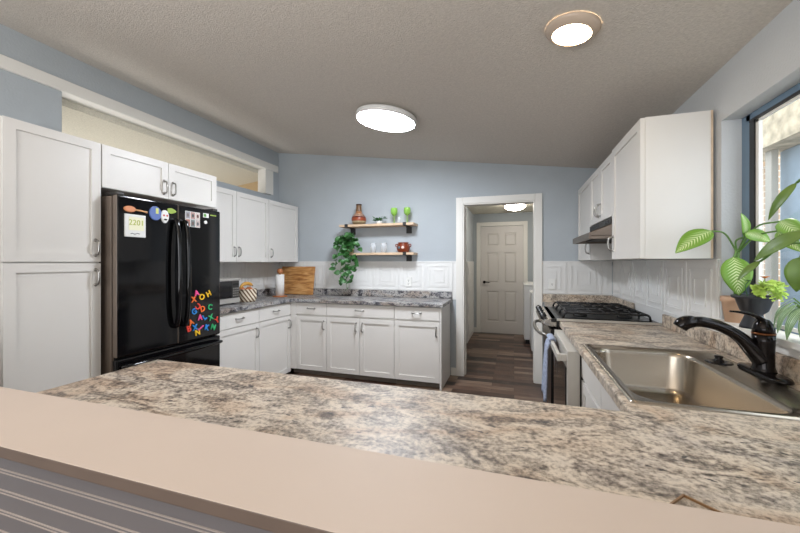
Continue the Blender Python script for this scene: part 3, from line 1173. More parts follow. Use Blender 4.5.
# ------------------------------------------------------------ range hood
t = thing('range_hood', (.75, 3.2, 1.5), 'stainless steel range hood under the short wall cabinet', 'range hood')
m = MB()
ya, yb = 2.832, 3.573
m.prism([(XR-.014, 1.53), (.515, 1.53), (.515, 1.555), (.655, 1.612), (.655, 1.66), (XR-.014, 1.66)], 'y', ya, yb)
m.build('shell', 'hood_steel', t, bevel=.003)
m = MB()
m.box(.510, .524, ya-.001, yb+.001, 1.508, 1.556)
m.box(.524, XR-.014, ya-.001, ya+.012, 1.508, 1.530)
m.box(.524, XR-.014, yb-.012, yb+.001, 1.508, 1.530)
m.build('lip', 'hood_steel', t, bevel=.002)
m = MB()
m.box(.648, .654, ya+.005, yb-.005, 1.615, 1.657)
cp = m.build('control_strip', 'dgrey', t)
m = MB()
for k in range(16):
    m.box(.6455, .649, 3.20+k*.022, 3.212+k*.022, 1.622, 1.650)
m.build('vent_slots', 'black', cp)
m = MB()
m.box(.642, .649, 2.90, 2.93, 1.625, 1.645)
m.box(.642, .649, 2.96, 2.99, 1.625, 1.645)
m.build('switches', 'black', cp)
MB().box(.60, .90, ya+.1, yb-.1, 1.520, 1.5295).build('grease_filter', 'iron', t)

# ------------------------------------------------------------ gas range
RY0, RY1 = 2.86, 3.615
t = thing('gas_range', (.6, 3.24, 0), 'black and stainless gas range with front knobs between the counters', 'stove')
MB().box(.30, XR-.02, RY0+.004, RY1-.004, .03, .90).build('body', 'black', t)
m = MB()
m.box(.262, XR-.036, RY0-.01, RY1+.005, .9005, .925)
m.build('cooktop', 'black', t, bevel=.003)
MB().box(.30, XR-.02, RY0-.016, RY0-.0105, .9115, .928).build('side_flange', pixm('light_steel', (190, 186, 178)), t)
MB().box(.335, XR-.075, RY0+.02, RY1-.02, .9255, .932).build('burner_tray', 'black', t, bevel=.002)
for bx_, by_ in ((.48, 3.02), (.48, 3.45), (.78, 3.02), (.78, 3.45), (.63, 3.235)):
    MB().lathe([(0, .932), (.05, .932), (.048, .944), (.03, .950), (0, .951)], (bx_, by_, 0), 20).build('burner', 'iron', t)
for g in range(3):
    a = RY0+.022+g*.238
    b = a+.234
    m = MB()
    X0_, X1_ = .345, .905
    m.tube(arc([(X0_+.03, a, .972), (X1_-.02, a, .972)], 2), .0075, 8)
    m.tube(arc([(X0_+.03, b, .972), (X1_-.02, b, .972)], 2), .0075, 8)
    for xx in (X0_+.03, X1_-.02):
        m.tube([(xx, a, .972), (xx, b, .972)], .0075, 8)
    for q in range(1, 6):
        xx = X0_+.03+(X1_-X0_-.05)*q/6
        m.tube([(xx, a, .974), (xx, b, .974)], .006, 6)
    m.tube([(X0_+.03, (a+b)/2, .974), (X1_-.02, (a+b)/2, .974)], .006, 6)
    for xx in (X0_+.03, X1_-.02):
        for yy in (a, b):
            dx = -.028 if xx < .5 else .018
            m.tube([(xx, yy, .972), (xx+dx*.7, yy, .960), (xx+dx, yy, .933)], .008, 8)
    m.build('grate', 'iron', t)
# sloping front control panel with curved nose
m = MB()
prof = [(.262, .925), (.235, .921), (.205, .905), (.192, .885), (.200, .874), (.215, .868), (.30, .862), (.30, .925)]
def nose(y, k):
    return [(.30+(px_-.30)*k, y, pz_) for px_, pz_ in prof]
m.loft([nose(RY0-.004, .86), nose(RY0+.06, .98), nose(RY0+.15, 1.0), nose(RY1-.15, 1.0), nose(RY1-.06, .98), nose(RY1+.004, .86)])
cp = m.build('control_panel', 'steel', t, bevel=.003)
for ky in (2.96, 3.07, 3.235, 3.40, 3.51):
    m = MB()
    m.lathe([(0, 0), (.026, 0), (.026, .012), (.021, .016), (.018, .032), (0, .034)], (.222, ky, .916), 20, Matrix.Rotation(-.75, 4, 'Y'))
    m.build('knob', 'black', cp)
MB().box(.262, .299, RY0+.006, RY1-.006, .20, .84).build('oven_door', 'black', t, bevel=.006)
od = [o for o in t.children if o.name.startswith('oven_door')][0]
m = MB()
m.box(.255, .2625, RY0+.006, RY1-.006, .70, .838)
m.build('door_top_band', 'steel', od, bevel=.003)
m = MB()
pts = [(.255, RY0+.05, .79), (.215, RY0+.055, .795), (.180, RY0+.16, .80), (.168, 3.24, .802), (.180, RY1-.16, .80), (.215, RY1-.055, .795), (.255, RY1-.05, .79)]
m.tube(arc(pts, 6), .014, 12)
m.build('handle', 'nickel', od)
MB().box(.270, .299, RY0+.006, RY1-.006, .04, .19).build('storage_drawer', 'steel', t, bevel=.004)

# towel hanging over the dishwasher handle
m = MB()
def towel(m, yA, yB, front, zb, off):
    loops = []
    N_ = 16
    for i in range(15):
        f = i/14
        z = .830-(.830-zb)*f
        lp = []
        for k in range(N_+1):
            q = k/N_
            wob = .010*math.sin(q*9+off+f*2)*min(1, f*3)
            lp.append((.239+(front*.030)*(1+.5*f)*(min(1, .15+f*8))+wob*.6-.0, yA+(yB-yA)*q+.012*math.sin(q*5+f*3), z-.012*math.sin(q*PI*1.2+off)*f))
        loops.append(lp)
    m.sm = True
    m.loft(loops, cap=False, closed=False)
    m.sm = False


towel(m, 2.50, 2.69, -1, .43, 0)
o = m.build('hand_towel', 'towel')
md = o.modifiers.new('thick', 'SOLIDIFY')
md.thickness = .008
md.offset = 0
tag(o, 'light blue and grey hand towel draped over the dishwasher handle', 'towel')
m = MB()
towel(m, 2.50, 2.69, 1, .50, 1.2)
o2 = m.build('back_fold', 'towel2', o)
md = o2.modifiers.new('thick', 'SOLIDIFY')
md.thickness = .008
md.offset = 0
m = MB()
m.sm = True
loops = []
for k in range(9):
    a = PI*k/8
    loops.append([(.239-.020*math.cos(a), 2.50+.19*q/8+.012*math.sin(q/8*5), .829+.014*math.sin(a)) for q in range(9)])
m.loft(loops, cap=False, closed=False)
o3 = m.build('top_fold', 'towel', o)
md = o3.modifiers.new('thick', 'SOLIDIFY')
md.thickness = .008
md.offset = 0

# ------------------------------------------------------------ dishwasher
t = thing('dishwasher', (.6, 2.5, 0), 'stainless dishwasher with a bar handle between the range and sink cabinet', 'dishwasher')
MB().box(.34, XR-.02, 2.13, 2.845, .03, .865).build('body', 'dgrey', t)
d_ = MB().box(.276, .338, 2.115, 2.78, .10, .858).build('door', 'light_steel', t, bevel=.004)
MB().box(.270, .2765, 2.150, 2.755, .12, .76).build('front_panel', 'black_gloss', d_)
m = MB()
m.box(.228, .246, 2.15, 2.74, .792, .832)
m.box(.246, .286, 2.15, 2.19, .794, .830)
m.box(.246, .286, 2.715, 2.74, .797, .823)
m.build('handle', 'light_steel', d_, bevel=.003)
MB().box(.36, .40, 2.13, 2.78, 0, .10).build('toe_plate', 'black', t)

# ------------------------------------------------------------ sink, faucet
t = thing('sink', (.62, 1.65, .91), 'rectangular drop-in stainless steel kitchen sink near the window', 'sink')
m = MB()
m.sm = True
ox0, ox1, oy0, oy1 = .340, .900, 1.250, 2.060
bx0, bx1, by0, by1 = .378, .775, 1.292, 2.010
zz = .9105
m.loft([rrect(ox0, ox1, oy0, oy1, zz, .02), rrect(ox0+.003, ox1-.003, oy0+.003, oy1-.003, zz+.006, .02),
        rrect(ox0+.012, ox1-.012, oy0+.012, oy1-.012, zz+.007, .02), rrect(ox0+.018, ox1-.018, oy0+.018, oy1-.018, zz+.003, .02),
        rrect(bx0-.008, bx1+.008, by0-.008, by1+.008, zz+.002, .085), rrect(bx0, bx1, by0, by1, zz-.006, .08),
        rrect(bx0+.004, bx1-.004, by0+.004, by1-.004, zz-.02, .078),
        rrect(bx0+.014, bx1-.014, by0+.014, by1-.014, zz-.16, .075),
        rrect(bx0+.030, bx1-.030, by0+.030, by1-.030, zz-.185, .07),
        rrect(bx0+.065, bx1-.065, by0+.065, by1-.065, zz-.193, .06),
        rrect(bx0+.15, bx1-.15, by0+.20, by1-.20, zz-.197, .04)], cap=False)
c = [((bx0+bx1)/2+(x_-(bx0+bx1)/2)*.0, 0) for x_ in (0,)]
m.loft([rrect(bx0+.15, bx1-.15, by0+.20, by1-.20, zz-.197, .04), rrect(bx0+.18, bx1-.18, by0+.28, by1-.28, zz-.199, .015)], cap=False)
m.face([m.bm.verts.new(p) for p in rrect(bx0+.18, bx1-.18, by0+.28, by1-.28, zz-.199, .015)])
o = m.build('basin', 'sink', t)
md = o.modifiers.new('w', 'WELD')
md.merge_threshold = .0005
MB().lathe([(0, .006), (.012, .006), (.034, .003), (.045, .004), (.047, 0)], ((bx0+bx1)/2, 1.65, zz-.199), 28).build('drain', 'nickel', t)

t = thing('faucet', (.895, 1.70, .917), 'dark oil rubbed bronze pull-out faucet at the back of the sink', 'faucet')
m = MB()
cx, cy, ZD = .898, 1.70, .918
m.sm = True
lps = []
for (s_, z_) in ((1, ZD), (1, ZD+.006), (.90, ZD+.012), (.5, ZD+.014)):
    lp = []
    for k in range(40):
        a = 2*PI*k/40
        lp.append((cx+.036*math.cos(a)*s_, cy+(.075 if math.sin(a) > 0 else -.075)*1+.055*math.sin(a)*s_, z_))
    lps.append(lp)
m.loft(lps)
m.sm = False
m.build('deck_plate', 'bronze', t)
m = MB()
m.lathe([(0, .012), (.038, .012), (.036, .018), (.032, .03), (.031, .08), (.033, .125), (.0335, .150), (0, .152)], (cx, cy, ZD), 32)
bd = m.build('valve_body', 'bronze', t)
m = MB()
m.lathe([(0, .152), (.0345, .152), (.0345, .157), (0, .158)], (cx, cy, ZD), 32)
m.build('copper_ring', 'copper', t)
m = MB()
m.lathe([(0, .158), (.033, .158), (.032, .172), (.027, .192), (.016, .206), (0, .210)], (cx, cy, ZD), 32)
lv = m.build('lever_cap', 'bronze', t)
m = MB()
pts = arc([(cx+.012, cy, 1.085), (cx+.002, cy-.002, 1.115), (cx-.028, cy-.0, 1.138), (cx-.065, cy+.004, 1.148), (cx-.10, cy+.008, 1.151)], 6)
n2 = len(pts)
m.tube(pts, [.018-.012*i/(n2-1) for i in range(n2)], 12, flat=.55)
m.build('lever', 'bronze', t)
m = MB()
pts = arc([(cx-.004, cy, ZD+.055), (cx-.03, cy, ZD+.085), (cx-.075, cy, 1.068-.012), (cx-.135, cy, 1.092), (cx-.185, cy, 1.105), (cx-.222, cy, 1.105)], 6)
m.tube(pts, [.034-.0135*min(1, i/14) for i in range(len(pts))], 16)
m.build('spout', 'bronze', t)
m = MB()
pts = arc([(cx-.215, cy, 1.105), (cx-.235, cy, 1.104), (cx-.254, cy, 1.096), (cx-.266, cy, 1.080)], 5)
m.tube(pts, [.021+.006*math.sin(PI*min(1, i/(len(pts)-1)*.8)) for i in range(len(pts))], 16)
sh = m.build('spray_head', 'bronze', t)
m = MB()
m.lathe([(0, .0), (.024, .0), (.030, .004), (.046, .0035), (.047, 0)], (.834, 1.865, .9135), 24)
m.lathe([(.020, .003), (.017, .012), (.012, .016), (.016, .026), (.012, .029), (0, .030)], (.834, 1.865, .9135), 24)
tag(m.build('sink_hole_cover', 'bronze'), 'dark bronze cap with a small knob on the sink deck left of the faucet', 'sink cap')

# ------------------------------------------------------------ counter items on the left
pixm('micro_steel', (168, 164, 158))
t = thing('microwave', (-2.93, 2.84, .91), 'stainless microwave oven on the left counter beside the refrigerator', 'microwave')
mx0, mx1, my0, my1, mz0, mz1 = -3.09, -2.765, 2.585, 3.065, .92, 1.178
m = MB()
m.box(mx0, mx1, my0, my1, mz0, mz1)
m.build('case', 'micro_steel', t, bevel=.004)
MB().box(mx1, mx1+.012, my0+.004, my1-.115, mz0+.055, mz1-.028).build('door', 'black_gloss', t, bevel=.003)
MB().box(mx1, mx1+.010, my1-.112, my1-.012, mz0+.055, mz1-.028).build('control_panel', 'dgrey', t, bevel=.002)
MB().box(mx1, mx1+.012, my0+.004, my1-.004, mz0+.004, mz0+.052).build('lower_band', 'micro_steel', t, bevel=.002)
MB().box(mx1, mx1+.013, my0+.004, my1-.004, mz1-.026, mz1-.002).build('upper_band', 'micro_steel', t, bevel=.002)
cpn = [c for c in t.children if c.name.startswith('control_panel')][0]
m = MB()
for i in range(3):
    for j in range(4):
        m.box(mx1+.010, mx1+.012, my1-.10+i*.028, my1-.078+i*.028, mz0+.07+j*.024, mz0+.087+j*.024)
m.build('keypad', 'nickel', cpn)
MB().box(mx1+.010, mx1+.0115, my1-.10, my1-.022, mz0+.185, mz0+.205).build('display', 'black', cpn)
for a in (my0+.05, my1-.05):
    for b in (mx0+.04, mx1-.04):
        MB().lathe([(0, .9105), (.012, .9105), (.012, .921), (0, .921)], (b, a, 0), 10).build('foot', 'black', t)
tag(MB().box(-3.05, -2.86, 2.66, 2.905, 1.179, 1.232).build('white_carton', 'pale_block', bevel=.002), 'plain white carton lying on top of the microwave', 'box')

# woven basket with fruit
def weave():
    m, nt, b = newmat('striped_woven_basket', rough=.8)
    N, L = nt.nodes.new, nt.links.new
    tc = N('ShaderNodeTexCoord')
    wv = N('ShaderNodeTexWave')
    wv.wave_type = 'BANDS'
    wv.bands_direction = 'DIAGONAL'
    wv.inputs['Scale'].default_value = 12
    wv.inputs['Distortion'].default_value = 1.5
    L(tc.outputs['Object'], wv.inputs['Vector'])
    r = ramp(nt, [(.4, (112, 84, 58)), (.5, (232, 222, 202))])
    L(wv.outputs[0], r.inputs[0])
    L(r.outputs[0], b.inputs['Base Color'])
    return m


M['weave'] = weave()
bcx, bcy = -2.79, 3.21
t = thing('woven_basket', (bcx, bcy, .91), 'small cream and brown striped woven basket beside the microwave', 'basket')
m = MB()
m.lathe([(0, .9105), (.080, .9105), (.092, .925), (.100, .97), (.097, 1.02), (.100, 1.045), (.094, 1.047), (.090, 1.01), (.088, .93), (0, .925)], (bcx, bcy, 0), 32)
m.build('bowl', 'weave', t)
m = MB()
m.tube([(bcx+.099*math.cos(a), bcy+.099*math.sin(a), 1.047) for a in [2*PI*k/32 for k in range(33)]], .005, 6)
m.build('rim', 'weave', t)
pixm('onion_skin', (188, 116, 68))
pixm('banana_yellow', (214, 162, 74))
for k, (ox, oy, oz, rr, lab) in enumerate(((-.03, -.042, 1.035, .040, 'brown onion at the near side of the basket'), (.038, -.0, 1.035, .038, 'brown onion in the middle of the basket, towards the room'), (-.025, .043, 1.03, .036, 'brown onion at the far side of the basket'))):
    m = MB()
    m.lathe([(0, -rr), (rr*.5, -rr*.85), (rr*.95, -rr*.2), (rr*.95, rr*.2), (rr*.5, rr*.8), (rr*.15, rr*1.05), (0, rr*1.3)], (bcx+ox, bcy+oy, oz), 20)
    tag(m.build('onion', 'onion_skin'), lab, 'onion', 'onions in the basket')
m = MB()
pts = arc([(bcx-.02, bcy-.085, 1.065), (bcx-.01, bcy-.05, 1.100), (bcx, bcy, 1.110), (bcx+.005, bcy+.055, 1.095), (bcx+.005, bcy+.07, 1.085)], 5)
m.tube(pts, [.006+.014*math.sin(PI*min(1, .1+i/(len(pts)-1)*.85)) for i in range(len(pts))], 10)
bn = m.build('banana', 'banana_yellow')
tag(bn, 'ripe yellow banana lying on top of the onions in the basket', 'banana')
m = MB()
m.tube([(bcx+.005, bcy+.068, 1.086), (bcx+.005, bcy+.085, 1.078)], .006, 8)
m.build('stem', 'black', bn)

# paper towel holder
px0, py0 = -2.80, 3.80
t = thing('paper_towel_holder', (px0, py0, .91), 'white paper towel roll on a wooden stand in the left back corner', 'paper towel holder')
MB().lathe([(0, .9105), (.088, .9105), (.088, .922), (.084, .925), (0, .925)], (px0, py0, 0), 32).build('base', 'wood', t)
MB().lathe([(.020, .926), (.050, .926), (.051, 1.19), (.020, 1.19)], (px0, py0, 0), 32).build('paper_roll', 'paper', t)
MB().lathe([(0, .926), (.012, .926), (.012, 1.20), (.030, 1.205), (.037, 1.228), (.030, 1.255), (.012, 1.266), (0, 1.267)], (px0, py0, 0), 24).build('post', 'wood', t)

# cutting board leaning on the back wall
m = MB()
m.bm.free()
m.bm = bmesh.new()
m.box(-3.03, -2.52, 0, .022, 0, .375)
m.bm.transform(Matrix.Translation((0, 4.10, .9155)) @ Matrix.Rotation(-.155, 4, 'X'))
cb = m.build('cutting_board', 'board', bevel=.006)
tag(cb, 'large rectangular wooden cutting board leaning against the back wall', 'cutting board')

# outlets
def outlet(x, z, lab, toggles):
    t = thing('wall_outlet', (x, YB-.010, z), lab, 'outlet')
    MB().box(x-.036, x+.036, YB-.018, YB-.010, z-.058, z+.058).build('cover_plate', 'pale_block', t, bevel=.003)
    m = MB()
    for q in toggles:
        m.box(x-.007, x-.004, YB-.0195, YB-.018, z+q-.006, z+q+.006)
        m.box(x+.004, x+.007, YB-.0195, YB-.018, z+q-.006, z+q+.006)
        m.lathe([(0, 0), (.003, 0), (.003, .0015), (0, .0015)], (x, YB-.018, z+q-.012), 8, Matrix.Rotation(PI/2, 4, 'X'))
    m.build('slots', 'dgrey', t)


outlet(-1.238, 1.10, 'white outlet plate on the back wall panels below the shelves', (-.02, .02))
outlet(.397, 1.104, 'white outlet plate on the wall panels right of the doorway', (0,))

# ------------------------------------------------------------ shelves
def shelf(x0, x1, z0, lab):
    t = thing('floating_shelf', ((x0+x1)/2, YB, z0), lab, 'shelf', 'pale wood shelves on the back wall')
    MB().box(x0, x1, YB-.20, YB-.002, z0, z0+.028).build('plank', 'wood_shelf', t, bevel=.002)
    for bx_ in (x0+.10, x1-.11):
        m = MB()
        m.box(bx_-.02, bx_+.02, YB-.21, YB-.001, z0-.005, z0-.0005)
        m.box(bx_-.02, bx_+.02, YB-.208, YB-.2005, z0-.0005, z0+.034)
        m.box(bx_-.035, bx_+.035, YB-.006, YB-.0005, z0-.085, z0-.005)
        m.box(bx_-.035, bx_+.035, YB-.03, YB-.006, z0-.012, z0-.005)
        m.build('bracket', 'iron', t)
    return t


shelf(-2.095, -1.125, 1.785, 'upper pale wood wall shelf holding the vase and green goblets')
shelf(-2.075, -1.125, 1.432, 'lower pale wood wall shelf holding small glasses and a brown pot')
SZ = 1.8135
M['vase'] = bands('painted_vase_glaze', [(0, (128, 112, 84)), (.10, (168, 152, 120)), (.17, (142, 66, 36)), (.33, (88, 36, 28)), (.40, (196, 160, 140)), (.44, (70, 42, 32)), (.48, (212, 176, 150)), (.52, (146, 96, 60)), (.60, (196, 140, 100)), (.63, (112, 82, 52)), (.93, (70, 48, 36))], 1.8135, 2.07)
M['vase'].node_tree.nodes['Principled BSDF'].inputs['Roughness'].default_value = .35
m = MB()
m.lathe([(0, 0), (.062, 0), (.084, .022), (.093, .058), (.092, .082), (.080, .108), (.055, .135), (.040, .148), (.037, .18), (.033, .235), (.038, .258), (.027, .254), (.024, .20), (0, .20)], (-1.860, 4.11, SZ), 36)
tag(m.build('ceramic_vase', 'vase'), 'brown banded ceramic vase with a narrow neck on the upper shelf', 'vase')


def goblet(x, y, lab):
    t = thing('green_goblet', (x, y, SZ), lab, 'goblet', 'green goblets on the upper shelf')
    MB().lathe([(0, .002), (.034, .0), (.034, .003), (.008, .008), (.0055, .02), (.0055, .088), (.009, .094), (0, .095)], (x, y, SZ), 24).build('stem', 'green_glass', t)
    MB().lathe([(0, .092), (.018, .096), (.038, .118), (.043, .145), (.040, .175), (.037, .188), (.0355, .188), (.0385, .172), (.041, .145), (.036, .120), (.016, .100), (0, .097)], (x, y, SZ), 28).build('bowl', 'green_glass', t)


goblet(-1.388, 4.10, 'green glass goblet on the upper shelf, the left one of the pair')
goblet(-1.225, 4.11, 'green glass goblet at the right end of the upper shelf')


def tumbler(x, y, z, h, r, lab, grp=None):
    m = MB()
    m.lathe([(0, 0), (r*.8, 0), (r, h), (r-.002, h), (r*.8-.002, .006), (0, .006)], (x, y, z), 24)
    tag(m.build('small_glass', 'clear_glass'), lab, 'glass', grp)


tumbler(-1.310, 4.06, SZ, .07, .024, 'tiny clear glass between the two green goblets')
LZ = 1.4605
tumbler(-1.665, 4.11, LZ, .12, .038, 'clear small glass on the lower shelf, the one nearer the trailing plant', 'clear glasses on the lower shelf')
tumbler(-1.525, 4.11, LZ, .12, .038, 'clear small glass on the lower shelf, the one nearer the brown pot', 'clear glasses on the lower shelf')
M['crock'] = bands('painted_crock', [(0, (120, 52, 26)), (.1, (196, 108, 60)), (.25, (170, 78, 44)), (.45, (214, 168, 132)), (.62, (176, 92, 62)), (.8, (92, 48, 36)), (.93, (60, 36, 30))], LZ, LZ+.125)
t = thing('ceramic_pot', (-1.278, 4.12, LZ), 'round brown and orange painted ceramic pot on the lower shelf', 'pot')
MB().lathe([(0, 0), (.055, 0), (.076, .025), (.082, .055), (.074, .088), (.062, .100), (.062, .112), (.068, .116), (.066, .122), (.02, .124), (0, .124)], (-1.278, 4.12, LZ), 32).build('bowl', 'crock', t)
for sgn in (-1, 1):
    m = MB()
    m.tube(arc([(-1.278+sgn*.066, 4.12, LZ+.098), (-1.278+sgn*.092, 4.12, LZ+.10), (-1.278+sgn*.096, 4.12, LZ+.078), (-1.278+sgn*.078, 4.12, LZ+.066)], 4), .006, 8)
    m.build('ear', 'crock', t)
for nm_, dx_, c_ in (('painted_mark', -.03, (90, 110, 120)), ('painted_mark', .018, (226, 190, 176))):
    m = MB()
    pixm('mark_%d' % c_[0], c_)
    a0 = -PI/2+dx_/.08
    m.lathe([(0, 0), (.018, 0), (.016, .003), (0, .003)], (-1.278+.0805*math.cos(a0), 4.12+.0805*math.sin(a0), LZ+.058), 16, Matrix.Rotation(-(a0+PI/2)*-1, 4, 'Z') @ Matrix.Rotation(PI/2, 4, 'X'))
    m.build(nm_, 'mark_%d' % c_[0], t)


# ------------------------------------------------------------ plants
def leaf_geo(m, base, tip, wid, nrm, droop=.0, uvl=None, n=8, cols=4, fold=.12):
    """curved leaf blade from base to tip"""
    base, tip = Vector(base), Vector(tip)
    ax = tip-base
    L = ax.length
    a = ax.normalized()
    nr = Vector(nrm)
    nr = (nr-a*nr.dot(a)).normalized()
    sd = a.cross(nr)
    rows = []
    for i in range(n+1):
        f = i/n
        wd = wid*(math.sin(PI*min(1, f**.75))**.8)*.5 if 0 < f < 1 else wid*.02
        ctr = base+ax*f+nr*(math.sin(PI*f)*droop*L)
        row = []
        for k in range(cols+1):
            q = (k/cols-.5)*2
            row.append((m.bm.verts.new(ctr+sd*wd*q+nr*abs(q)*wd*fold), (k/cols, f)))
        rows.append(row)
    for r0, r1 in zip(rows, rows[1:]):
        for k in range(cols):
            q = [r0[k], r0[k+1], r1[k+1], r1[k]]
            fc = m.bm.faces.new([v for v, _ in q])
            fc.smooth = True
            fc.material_index = m.mi
            if uvl:
                for lp, (_, uv) in zip(fc.loops, q):
                    lp[uvl].uv = uv


def leaf(parent, base, tip, wid, nrm, mname, droop=.08, label=None, fold=.12):
    m = MB()
    uvl = m.bm.loops.layers.uv.new('UVMap')
    leaf_geo(m, base, tip, wid, nrm, droop, uvl, 12, 8, fold)
    o = m.build('leaf', mname, parent)
    md = o.modifiers.new('thick', 'SOLIDIFY')
    md.thickness = .0012
    if label:
        o['label'] = label
    return o


# variegated plant in the terracotta pot
PX, PY, PZ = 1.012, 2.115, 1.0555
t = thing('variegated_plant', (PX, PY, PZ), 'potted plant with pale striped green leaves in a tan pot on the window sill', 'potted plant')
MB().lathe([(0, 0), (.040, 0), (.052, .095), (.057, .098), (.057, .122), (.050, .122), (.046, .10), (0, .10)], (PX, PY, PZ), 32).build('pot', 'terracotta', t)
MB().lathe([(0, .102), (.044, .102)], (PX, PY, PZ), 20).build('soil', 'soil', t)
m = MB()
top = (PX+.006, PY, 1.40)
m.tube(arc([(PX, PY, 1.15), (PX+.004, PY, 1.25), (PX+.004, PY, 1.33), top], 5), [.010]*16, 10)
m.build('stalk', 'stem', t)
nrm_c = Vector((-.45, -.9, .25))
LV = [  # petiole mid, leaf base, leaf tip, width
    ((.955, 2.08, 1.475), (.893, 2.06, 1.490), (.742, 2.04, 1.385), .105, (-.3, -.8, .75)),
    ((.985, 2.05, 1.395), (.963, 2.03, 1.365), (.968, 2.00, 1.190), .11, (-.3, -1, .1)),
    ((1.0, 2.09, 1.44), (1.02, 2.06, 1.46), (.985, 2.02, 1.565), .05, (.3, -.9, .2)),
    ((1.02, 2.07, 1.45), (1.005, 2.03, 1.475), (1.075, 1.99, 1.43), .075, (-.2, -.8, .7)),
    ((1.05, 2.04, 1.50), (1.075, 1.93, 1.515), (1.08, 1.79, 1.425), .07, (-.8, -.3, .7)),
    ((1.05, 2.04, 1.46), (1.065, 1.92, 1.475), (1.07, 1.80, 1.38), .06, (-.8, -.3, .6)),
]
for mid, b, tp, wd, nr in LV:
    m = MB()
    m.tube(arc([(top[0], top[1], top[2]-.015), mid, b], 6), .0038, 8)
    m.build('petiole', 'stem', t)
    leaf(t, b, tp, wd, nr, 'leaf_dief')

# black pot with large dark leaved plant, fern and marigold stems
QX, QY = .994, 1.945
t = thing('black_pot_plant', (QX, QY, PZ), 'black footed pot on the window sill holding light green fern fronds', 'potted plant')
MB().lathe([(0, 0), (.048, 0), (.046, .01), (.030, .055), (.030, .06), (.046, .075), (.062, .125), (.074, .130), (.076, .140), (.069, .141), (.064, .128), (0, .125)], (QX, QY, PZ), 36).build('pot', 'pot_black', t)
MB().lathe([(0, .128), (.064, .128)], (QX, QY, PZ), 20).build('soil', 'soil', t)
m = MB()
rnd = random.Random(3)
for k in range(24):
    a = rnd.uniform(-2.8, .4)
    L_ = rnd.uniform(.08, .15)
    p0 = Vector((QX, QY-.02, PZ+.13))
    dx_, dy_ = math.cos(a)*L_*.35+.005, -abs(math.sin(a))*L_-.02
    if dx_ > .055:
        dx_ = .055
    p1 = p0+Vector((dx_*.5, dy_*.5, .045+rnd.uniform(0, .03)))
    p2 = p0+Vector((dx_, dy_, rnd.uniform(.0, .07)))
    cv = arc([p0, p1, p2], 7)
    m.tube(cv, .0012, 5)
    for i in range(2, len(cv)):
        d0 = (cv[i]-cv[i-1]).normalized()
        sd = d0.cross(Vector((0, 0, 1))).normalized()
        for s_ in (-1, 1):
            ln = .022*math.sin(PI*i/len(cv)*.9+.25)
            leaf_geo(m, cv[i], cv[i]+sd*s_*ln+d0*ln*.5+Vector((0, 0, rnd.uniform(-.004, .010))), .010, (-.5, -.5, .7), 0, None, 3, 2)
m.build('fern_fronds', 'leaf_fern', t)
# orange flower
m = MB()
m.tube(arc([(QX+.01, QY-.03, PZ+.13), (QX+.02, QY-.03, 1.22), (QX+.022, QY-.03, 1.272)], 4), .002, 6)
m.build('flower_stem', 'stem', t)
m = MB()
for k in range(9):
    a = 2*PI*k/9
    c0 = Vector((QX+.022, QY-.03, 1.272))
    leaf_geo(m, c0, c0+Vector((.018*math.cos(a), .018*math.sin(a), .010)), .011, (0, 0, 1), 0, None, 3, 2)
m.build('flower', 'orange', t)
m = MB()
m.tube(arc([(QX-.02, QY+.0, PZ+.13), (QX-.03, QY+.0, 1.235), (QX-.018, QY+.0, 1.258)], 4), .002, 6)
for k in range(5):
    a = 2*PI*k/5
    c0 = Vector((QX-.018, QY, 1.258))
    leaf_geo(m, c0, c0+Vector((.02*math.cos(a), .02*math.sin(a), .006)), .014, (0, 0, 1), 0, None, 4, 2)
m.build('sprig', 'leaf_vine', t)

# big dark leaved plant at the right of the sill (pot outside the frame)
RX, RY = 1.03, 1.46
t = thing('dark_leaved_plant', (RX, RY, PZ), 'tall plant with long dark green leaves reaching in from the right edge', 'potted plant')
MB().lathe([(0, 0), (.046, 0), (.058, .12), (.062, .122), (.062, .135), (.055, .135), (.052, .12), (0, .118)], (RX, RY, PZ), 32).build('pot', 'terracotta', t)
m = MB()
m.tube(arc([(RX, RY, 1.17), (RX, RY+.01, 1.30), (RX-.01, RY+.03, 1.45), (RX-.005, RY+.05, 1.62)], 6), [.009]*19, 8)
m.build('stalk', 'stem', t)
DL = [((1.015, 1.60, 1.68), (.995, 1.70, 1.635), (.945, 1.76, 1.505), .038, (-.7, -.5, .4)),
      ((1.0, 1.58, 1.47), (.99, 1.64, 1.45), (.905, 1.77, 1.345), .062, (-.6, -.5, .5)),
      ((.96, 1.66, 1.41), (.925, 1.77, 1.345), (.862, 1.79, 1.265), .030, (-.7, -.5, .4)),
      ((1.0, 1.60, 1.42), (.97, 1.64, 1.36), (.965, 1.65, 1.235), .070, (-.6, -.8, .0)),
      ((1.0, 1.55, 1.60), (.99, 1.60, 1.66), (.98, 1.64, 1.60), .04, (-.6, -.5, .5))]
for mid, b, tp, wd, nr in DL:
    m = MB()
    m.tube(arc([(RX-.006, RY+.03, max(1.30, min(1.60, mid[2]-.04))), mid, b], 6), .0045, 8)
    m.build('petiole', 'stem', t)
    leaf(t, b, tp, wd, nr, 'leaf_dark')

